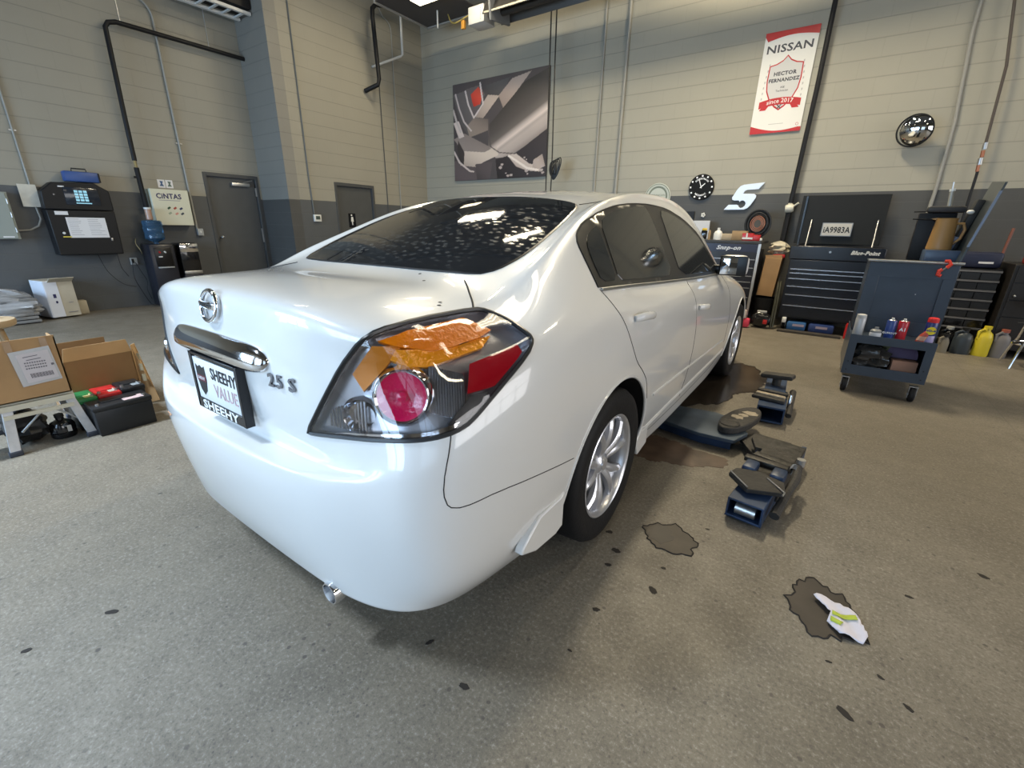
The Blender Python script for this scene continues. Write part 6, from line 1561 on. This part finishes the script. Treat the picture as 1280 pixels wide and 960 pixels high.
M_BAT = mat('battery_black', (.012, .013, .015), .38)
battery(-2.09, .21, 1, M_BAT, M_BAT, 'long black car battery in front of the other batteries', L=.29, H=.188, sticker=mat('sticker_pink', (.5, .38, .38), .5))
battery(-2.30, .078, 0, M_BAT, mat('battery_green', (.02, .16, .05), .35), 'black battery with a green lid between the stool and the front battery', L=.115, W=.20, H=.20, sticker=mat('sticker_olive', (.45, .42, .20), .6))
battery(-2.295, .20, 0, M_BAT, mat('battery_red', (.42, .02, .02), .35), 'black battery with a red lid behind the long black one', L=.11, W=.20, H=.205, sticker=mat('sticker_cream', (.45, .40, .34), .6))
battery(-2.295, .325, 0, M_BAT, M_BAT, 'black battery with a grey sticker, against the open carton', L=.12, W=.19, H=.215, sticker=mat('sticker_grey', (.22, .25, .27), .5))
# things under the stool
o = lump('black_bag', (-2.27, -.20, .10), (.24, .17, .20), mat('bag_matte_black', (.010, .010, .010), .5, bump=.4, bscale=20), 41, .02, 12); tag(o, 'soft black bag under the step stool', 'bag')
jb = thing('brake_fluid_bottle', (-2.19, -.055, 0), 'round black bottle with a silver label under the step stool', 'bottle')
MB().lathe([(0, 0), (.055, 0), (.060, .01), (.060, .03), (.056, .035), (.060, .04), (.060, .075), (.050, .095), (.02, .11), (.018, .125), (0, .125)], (-2.20, -.058, 0), (0, 0, 1), 26).build('bottle_body', M_BLKG, jb)
MB().lathe([(.0, .125), (.022, .125), (.022, .145), (0, .145)], (-2.20, -.058, 0), (0, 0, 1), 18).build('bottle_cap', M_BLK, jb)
MB().box((-2.142, -.045, .06), (.002, .035, .04), rz=R(-10)).build('silver_label', M_STL, jb)
# round stool seat at the picture's left edge
rs_ = thing('round_stool', (-3.12, -.12, 0), 'round light wooden stool top at the left edge behind the labelled box', 'stool')
MB().lathe([(0, .565), (.15, .565), (.165, .575), (.17, .600), (.165, .615), (0, .62)], (-3.10, -.155, 0), (0, 0, 1), 36).build('seat', mat('pale_wood_top', (.36, .27, .17), .45), rs_)
for k in range(4):
    a_ = R(45+90*k); MB().cyl((-3.10+.10*cos(a_), -.155+.10*sin(a_), .57), (-3.10+.17*cos(a_), -.155+.17*sin(a_), 0), .016).build('leg', M_WOOD, rs_)
o = MB().lathe([(0, .621), (.035, .621), (.035, .70), (.030, .72), (0, .72)], (-3.12, -.12, 0), (0, 0, 1), 20).build('navy_jar', mat('navy_lid', (.015, .02, .05), .35)); tag(o, 'dark navy jar standing on the round wooden stool', 'jar')

# ------------------------------------------------------------------ lift arms
M_LIFT = mat('lift_blue', (.022, .042, .090), .42, .1, var=.35, vscale=9)
M_GRIME = mat('grimy_steel', (.045, .042, .038), .5, .5, var=.4, vscale=16, bump=.3, bscale=60)
M_PADB = mat('lift_pad_rubber', (.030, .027, .024), .7, var=.3, vscale=12, bump=.4, bscale=70)
la = thing('car_lift_boom', (1.37, 1.9, 0), 'near blue folding lift arm lying on the floor beside the rear wheel', 'lift arm')
ang = R(-7)
Mn = Matrix.Translation((1.365, 1.50, 0)) @ Matrix.Rotation(ang, 4, 'Z')
def nmb(): return MB(Mn)
a_ = nmb()   # hollow square end
for p_ in ((-.075, -.067, 0, .105), (.067, .075, 0, .105)): a_.bx(p_[0], p_[1], 0, .30, .012, .105)
a_.bx(-.075, .075, 0, .30, .012, .022); a_.bx(-.075, .075, 0, .30, .097, .107)
a_.build('outer_tube', M_LIFT, la, bevel=.003)
a_ = nmb(); a_.cyl((-.04, .03, .055), (.045, .03, .055), .030, seg=20); a_.build('roller', M_STL, la)
a_ = nmb(); a_.bx(-.085, .085, .24, .60, .03, .125); a_.build('inner_sleeve', M_GRIME, la, bevel=.004)
for s_ in (-1, 1):
    a_ = nmb(); a_.rbox((s_*.062, .275, .150), (.062, .10, .05), .012); a_.build('blue_block', M_LIFT, la)
a_ = nmb(); a_.rbox((0, .235, .135), (.06, .10, .03), .008); a_.build('center_saddle', M_GRIME, la)
a_ = nmb(); a_.prism([(-.125, .02), (-.02, -.065), (.125, .0), (.10, .085), (-.02, .11), (-.11, .08)], (0, .13, .128), (1, 0, 0), (0, 1, .12), (0, -.003, .022)); pd = a_.build('rubber_pad', M_PADB, la, bevel=.004)
a_ = nmb(); a_.tube([(-.12, .155, .158), (-.02, .07, .150)], .004, 6); a_.tube([(.03, .20, .16), (.12, .125, .155), (.118, .10, .15)], .004, 6); a_.build('worn_rim', M_STL, pd)
a_ = nmb(); a_.rbox((-.02, .40, .140), (.20, .05, .025), .006); a_.build('cross_bar', M_GRIME, la)
a_ = nmb(); a_.rbox((0, .47, .135), (.19, .055, .022), .006, rz=R(-6)); a_.build('cross_bar', M_GRIME, la)
a_ = nmb(); a_.tube([(.105, .52, .14), (.125, .34, .125), (.118, .24, .105), (.110, .06, .06)], [.018, .022, .018, .022], 10); a_.build('side_lever', M_PADB, la)
a_ = nmb(); a_.cyl((.115, .49, .14), (.115, .49, .175), .020); a_.build('lever_bolt', M_STL, la)
a_ = nmb()
for k in range(5): a_.tube([(.10+.018*cos(t*pi/6), .41+.012*k, .135+.018*sin(t*pi/6)) for t in range(12)], .003, 5, closed=True)
a_.build('coil_spring', M_STL, la)
a_ = nmb(); a_.prism([(-.12, .60), (.095, .60), (.095, .78), (-.03, .79), (-.17, .72)], (0, 0, .10), (1, 0, 0), (0, 1, 0), (0, 0, .022)); a_.build('elbow_plate', M_GRIME, la, bevel=.003)
a_ = nmb(); a_.bx(.072, .094, .56, .80, .015, .12); a_.build('side_plate', M_LIFT, la)
a_ = nmb(); a_.bx(-.12, .08, .62, .78, .0, .10); a_.build('elbow_block', M_LIFT, la, bevel=.004)
a_ = nmb(); a_.prism([(-.12, .62), (.09, .62), (.09, .82), (.0, .95), (-.20, .95), (-.26, .82), (-.18, .70)], (0, 0, .035), (1, 0, 0), (0, 1, 0), (0, 0, .024)); a_.build('link_plate', M_GRIME, la, bevel=.003)
# arm reaching under the car
ra = thing('car_lift_boom', (.95, 2.35, 0), 'flat grey-blue lift arm reaching out from under the car sill', 'lift arm')
MB().prism([(.35, 2.34), (.80, 2.235), (1.0, 2.19), (1.20, 2.20), (1.25, 2.36), (1.15, 2.55), (1.02, 2.60), (.72, 2.56), (.35, 2.58)], (0, 0, .065), (1, 0, 0), (0, 1, 0), (0, 0, .022)).build('arm_plate', mat('arm_greyblue', (.055, .075, .10), .45, .3, var=.3, vscale=6), ra, bevel=.003)
MB().prism([(.35, 2.37), (1.0, 2.24), (1.18, 2.25), (1.18, 2.50), (.35, 2.54)], (0, 0, .0), (1, 0, 0), (0, 1, 0), (0, 0, .065)).build('arm_box', M_LIFT, ra)
pv = thing('lift_pad', (1.17, 2.5, 0), 'worn oval lift pad with pale scuffs where the lift arms meet', 'lift pad')
pm = MB(Matrix.Translation((1.175, 2.475, 0)) @ Matrix.Rotation(R(-14), 4, 'Z'))
ol_ = [(.085*cos(t*pi/16), .225*sin(t*pi/16)+(.04 if sin(t*pi/16) > 0 else 0)) for t in range(32)]
pm.prism(ol_, (0, 0, .088), (1, 0, 0), (0, 1, 0), (0, 0, .045)); pb = pm.build('pad_body', M_PADB, pv, bevel=.008)
q_ = MB(pm.M); q_.lathe([(.046, 0), (.056, .006), (.060, .002), (.05, -.002)], (0, -.135, .133), (0, 0, 1), 26, ring=True); q_.build('pad_recess_rim', M_GRIME, pb)
M_SCUF = mat('pale_scuff', (.30, .25, .18), .6, var=.3, vscale=30)
for k, (x_, y_, rx_, ry_) in enumerate(((-.01, .0, .036, .036), (.02, .125, .05, .035), (.0, .05, .028, .03))):
    rn = random.Random(k+3); q_ = MB(pm.M)
    q_.prism([((rx_*(1+.3*rn.uniform(-1, 1)))*cos(t*pi/7)+x_, (ry_*(1+.3*rn.uniform(-1, 1)))*sin(t*pi/7)+y_) for t in range(14)], (0, 0, .133), (1, 0, 0), (0, 1, 0), (0, 0, .003)); q_.build('pale_scuff', M_SCUF, pb, smooth=None)
fa = thing('car_lift_boom', (1.33, 3.2, 0), 'far blue lift arm with a raised dark saddle, near the front wheel', 'lift arm')
Mf = Matrix.Translation((1.32, 2.83, 0)) @ Matrix.Rotation(R(3), 4, 'Z')
def fmb(): return MB(Mf)
a_ = fmb(); a_.bx(-.085, -.075, 0, .42, .012, .125); a_.bx(.075, .085, 0, .42, .012, .125); a_.bx(-.085, .085, 0, .42, .012, .024); a_.bx(-.085, .085, 0, .42, .113, .125); a_.build('outer_tube', M_LIFT, fa, bevel=.003)
a_ = fmb(); a_.bx(-.07, .07, .30, .72, .03, .14); a_.build('inner_sleeve', M_LIFT, fa, bevel=.004)
for k, (y_, l_) in enumerate(((.13, .21), (.20, .19), (.27, .20))):
    a_ = fmb(); a_.rbox((-.03+.01*k, y_, .140+.004*k), (l_, .045, .025), .008, rz=R(-10)); a_.build('cross_bar', M_PADB if k % 2 == 0 else M_SCUF, fa)
a_ = fmb(); a_.cyl((0, .50, .14), (0, .50, .20), .03); a_.build('saddle_post', M_GRIME, fa)
a_ = fmb(); a_.rbox((0, .50, .215), (.22, .10, .035), .012, ry=R(-6), rz=R(-14)); a_.build('saddle_pad', M_PADB, fa)
a_ = fmb(); a_.tube([(.11, .10, .05), (.118, .25, .10), (.118, .42, .13)], [.020, .016, .022], 10); a_.build('side_lever', M_PADB, fa)
a_ = fmb(); a_.cyl((.105, .22, .06), (.105, .24, .16), .012); a_.build('chrome_pin', M_CHROME, fa)
# lift base seen under the car
lb_ = MB().bx(-.4, .35, 2.28, 2.62, .0, .09).build('lift_footing', M_LIFT); tag(lb_, 'low blue lift base on the floor under the middle of the car', 'lift base')

# ------------------------------------------------------------------ stains and litter on the floor
def blot(pts, m, label, name='oil_stain', seed=1, rim=None, h=.0012, jag=.10, grp='dark spots on the floor', cat='stain', n=None):
    rn = random.Random(seed); out = []
    P_ = smooth_poly(pts, 1) if len(pts) > 5 else [Vector(p) for p in pts]
    c_ = sum(P_, Vector((0, 0)))/len(P_)
    w1, w2, w3 = (rn.uniform(0, 6) for _ in range(3))
    for p in dense([tuple(q) for q in P_], .012):
        d_ = p-c_; t_ = atan2(d_.y, d_.x)
        out.append(tuple(c_+d_*(1+jag*(.45*sin(5*t_+w1)+.4*sin(9*t_+w2)+.3*sin(19*t_+w3)+.25*sin(41*t_+w1)+rn.uniform(-.12, .12)))))
    o_ = MB().prism(out, (0, 0, .0003), (1, 0, 0), (0, 1, 0), (0, 0, h)).build(name, m, smooth=None); tag(o_, label, cat, grp)
    if rim:
        MB().tube([(x_, y_, h) for x_, y_ in out], .0035, 4, closed=True).build('dark_rim', rim, o_)
    return o_
M_ST1 = mat('stain_brown', (.058, .046, .034), .6, var=.3, vscale=7); M_ST2 = mat('stain_dark', (.040, .031, .024), .55, var=.35, vscale=6); M_ST3 = mat('stain_black', (.020, .016, .013), .8); M_STW = mat('stain_wet', (.034, .027, .022), .22, var=.4, vscale=5)
blot([(1.02, 1.17), (1.03, 1.25), (1.11, 1.30), (1.18, 1.28), (1.235, 1.235), (1.243, 1.14), (1.19, 1.12), (1.15, 1.10), (1.08, 1.12)], M_ST1, 'pale brown oil stain with a dark rim beside the rear wheel', rim=M_ST3, seed=2, jag=.14)
blot([(1.04, 1.18), (1.05, 1.25), (1.11, 1.27), (1.15, 1.20), (1.12, 1.14), (1.07, 1.14)], M_ST2, 'darker heart of the stain beside the rear wheel', seed=4, h=.0016, jag=.2)
blot([(1.605, 1.23), (1.655, 1.285), (1.73, 1.262), (1.78, 1.18), (1.81, 1.07), (1.76, 1.03), (1.705, .995), (1.64, 1.003), (1.592, 1.06), (1.585, 1.14)], M_ST2, 'dark brown oil stain with a wipe lying on it', rim=M_ST3, seed=5, jag=.16)
blot([(.30, 2.70), (.35, 3.6), (.50, 4.25), (.92, 4.30), (1.06, 4.26), (1.10, 4.06), (1.17, 4.0), (1.20, 3.75), (1.19, 3.50), (1.05, 3.40), (.99, 3.12), (.90, 2.98), (.78, 2.78), (.60, 2.66)], M_STW, 'large wet dark stain on the floor under the front door', rim=M_ST3, seed=7, jag=.10)
blot([(.30, 1.95), (.45, 2.20), (1.2, 2.12), (1.15, 1.95), (.95, 1.85), (.6, 1.80)], mat('stain_rust', (.085, .055, .038), .5, var=.4, vscale=8), 'rusty brown smear on the floor below the flat lift arm', seed=8, jag=.12)
spots = [((-.303, -.329), .022, 45, 'dark drip on the bare floor left of the bumper, by itself'), ((.842, .176), .017, 10, 'dark spot on the floor below the right bumper corner'), ((1.750, .738), .024, -35, 'dark leaf-shaped spot near the lower right of the floor'), ((1.168, .861), .020, -40, 'leaf-shaped black spot right of the rear wheel spots'), ((.972, .985), .020, 0, 'black wet spot beside the bottom of the rear tyre'), ((.979, .887), .014, 20, 'small black ring spot below the rear tyre'), ((1.035, .656), .014, 25, 'little dark oval between the rear tyre and the camera'), ((1.947, 1.391), .014, 0, 'round brown spot at the far right of the floor'), ((.657, .221), .015, 70, 'brown speck on the floor under the right end of the bumper'), ((1.036, .46), .008, 0, 'tiny black dot on the open floor'), ((1.165, 1.0), .010, 15, 'small brown mark between the tyre and the leaf-shaped spot'), ((.90, 1.08), .016, 30, 'dark damp mark against the rear tyre'), ((1.84, .93), .010, -30, 'small speck right of the wipe'), ((1.71, .90), .010, 10, 'tiny mark below the wiped stain'), ((1.90, .86), .014, -35, 'thin dark dash below and right of the wipe'), ((2.38, 1.43), .016, -20, 'dark dash near the right edge of the floor'), ((2.2, 1.7), .018, -25, 'long dark dash on the floor below the blue cart'), ((1.25, 1.36), .010, 10, 'brown speck just above the pale stain'), ((-.33, -.53), .014, 60, 'reddish speck near the bottom left of the floor')]
for k, (c_, r_, an_, lab) in enumerate(spots):
    rn = random.Random(100+k); e_ = rn.uniform(.4, .65)
    pts = [(c_[0]+r_*cos(t*pi/4)*cos(R(an_))-r_*e_*sin(t*pi/4)*sin(R(an_)), c_[1]+r_*cos(t*pi/4)*sin(R(an_))+r_*e_*sin(t*pi/4)*cos(R(an_))) for t in range(8)]
    blot(pts, M_ST3, lab, 'floor_spot', seed=k, jag=.22)
# wipe on the stain
wp = thing('paper_wipe', (1.74, 1.12, 0), 'crumpled white wipe with green stripes lying on the dark stain', 'wipe')
def sheet(out, m, name, par, z0=.004, amp=.012, seed=1):
    rn = random.Random(seed); bd = dense(out, .012); n_ = len(bd); pts = list(bd)
    xs = [p[0] for p in bd]; ys = [p[1] for p in bd]; x_ = min(xs)
    while x_ < max(xs):
        y_ = min(ys)
        while y_ < max(ys):
            if inside((x_, y_), bd): pts.append(Vector((x_, y_)))
            y_ += .012
        x_ += .012
    r_ = delaunay_2d_cdt([Vector((p[0], p[1])) for p in pts], [(i, (i+1) % n_) for i in range(n_)], [], 0, 1e-6)
    fs = [tuple(f) for f in r_[2] if inside(sum((r_[0][k] for k in f), Vector((0, 0)))/len(f), bd)]
    q_ = MB(); q_.add([(p[0], p[1], z0+amp*(.5+.5*sin(70*p[0]+40*p[1]+seed))+amp*.5*sin(120*p[1]-50*p[0])**2) for p in r_[0]], fs)
    return q_.build(name, m, par, smooth=80, solid=.0015)
M_WIPE = mat('wipe_white', (.62, .60, .68), .8); M_WG = mat('wipe_green', (.42, .50, .06), .8)
sheet([(1.655, 1.172), (1.682, 1.200), (1.735, 1.180), (1.782, 1.158), (1.795, 1.115), (1.812, 1.070), (1.80, 1.035), (1.735, 1.030), (1.700, 1.070), (1.708, 1.115), (1.675, 1.150)], M_WIPE, 'wipe_sheet', wp)
sheet([(1.712, 1.118), (1.778, 1.140), (1.784, 1.120), (1.712, 1.098)], M_WG, 'green_stripe', wp, z0=.008)
sheet([(1.708, 1.088), (1.745, 1.084), (1.735, 1.062), (1.708, 1.068)], M_WG, 'green_stripe', wp, z0=.008, seed=1)
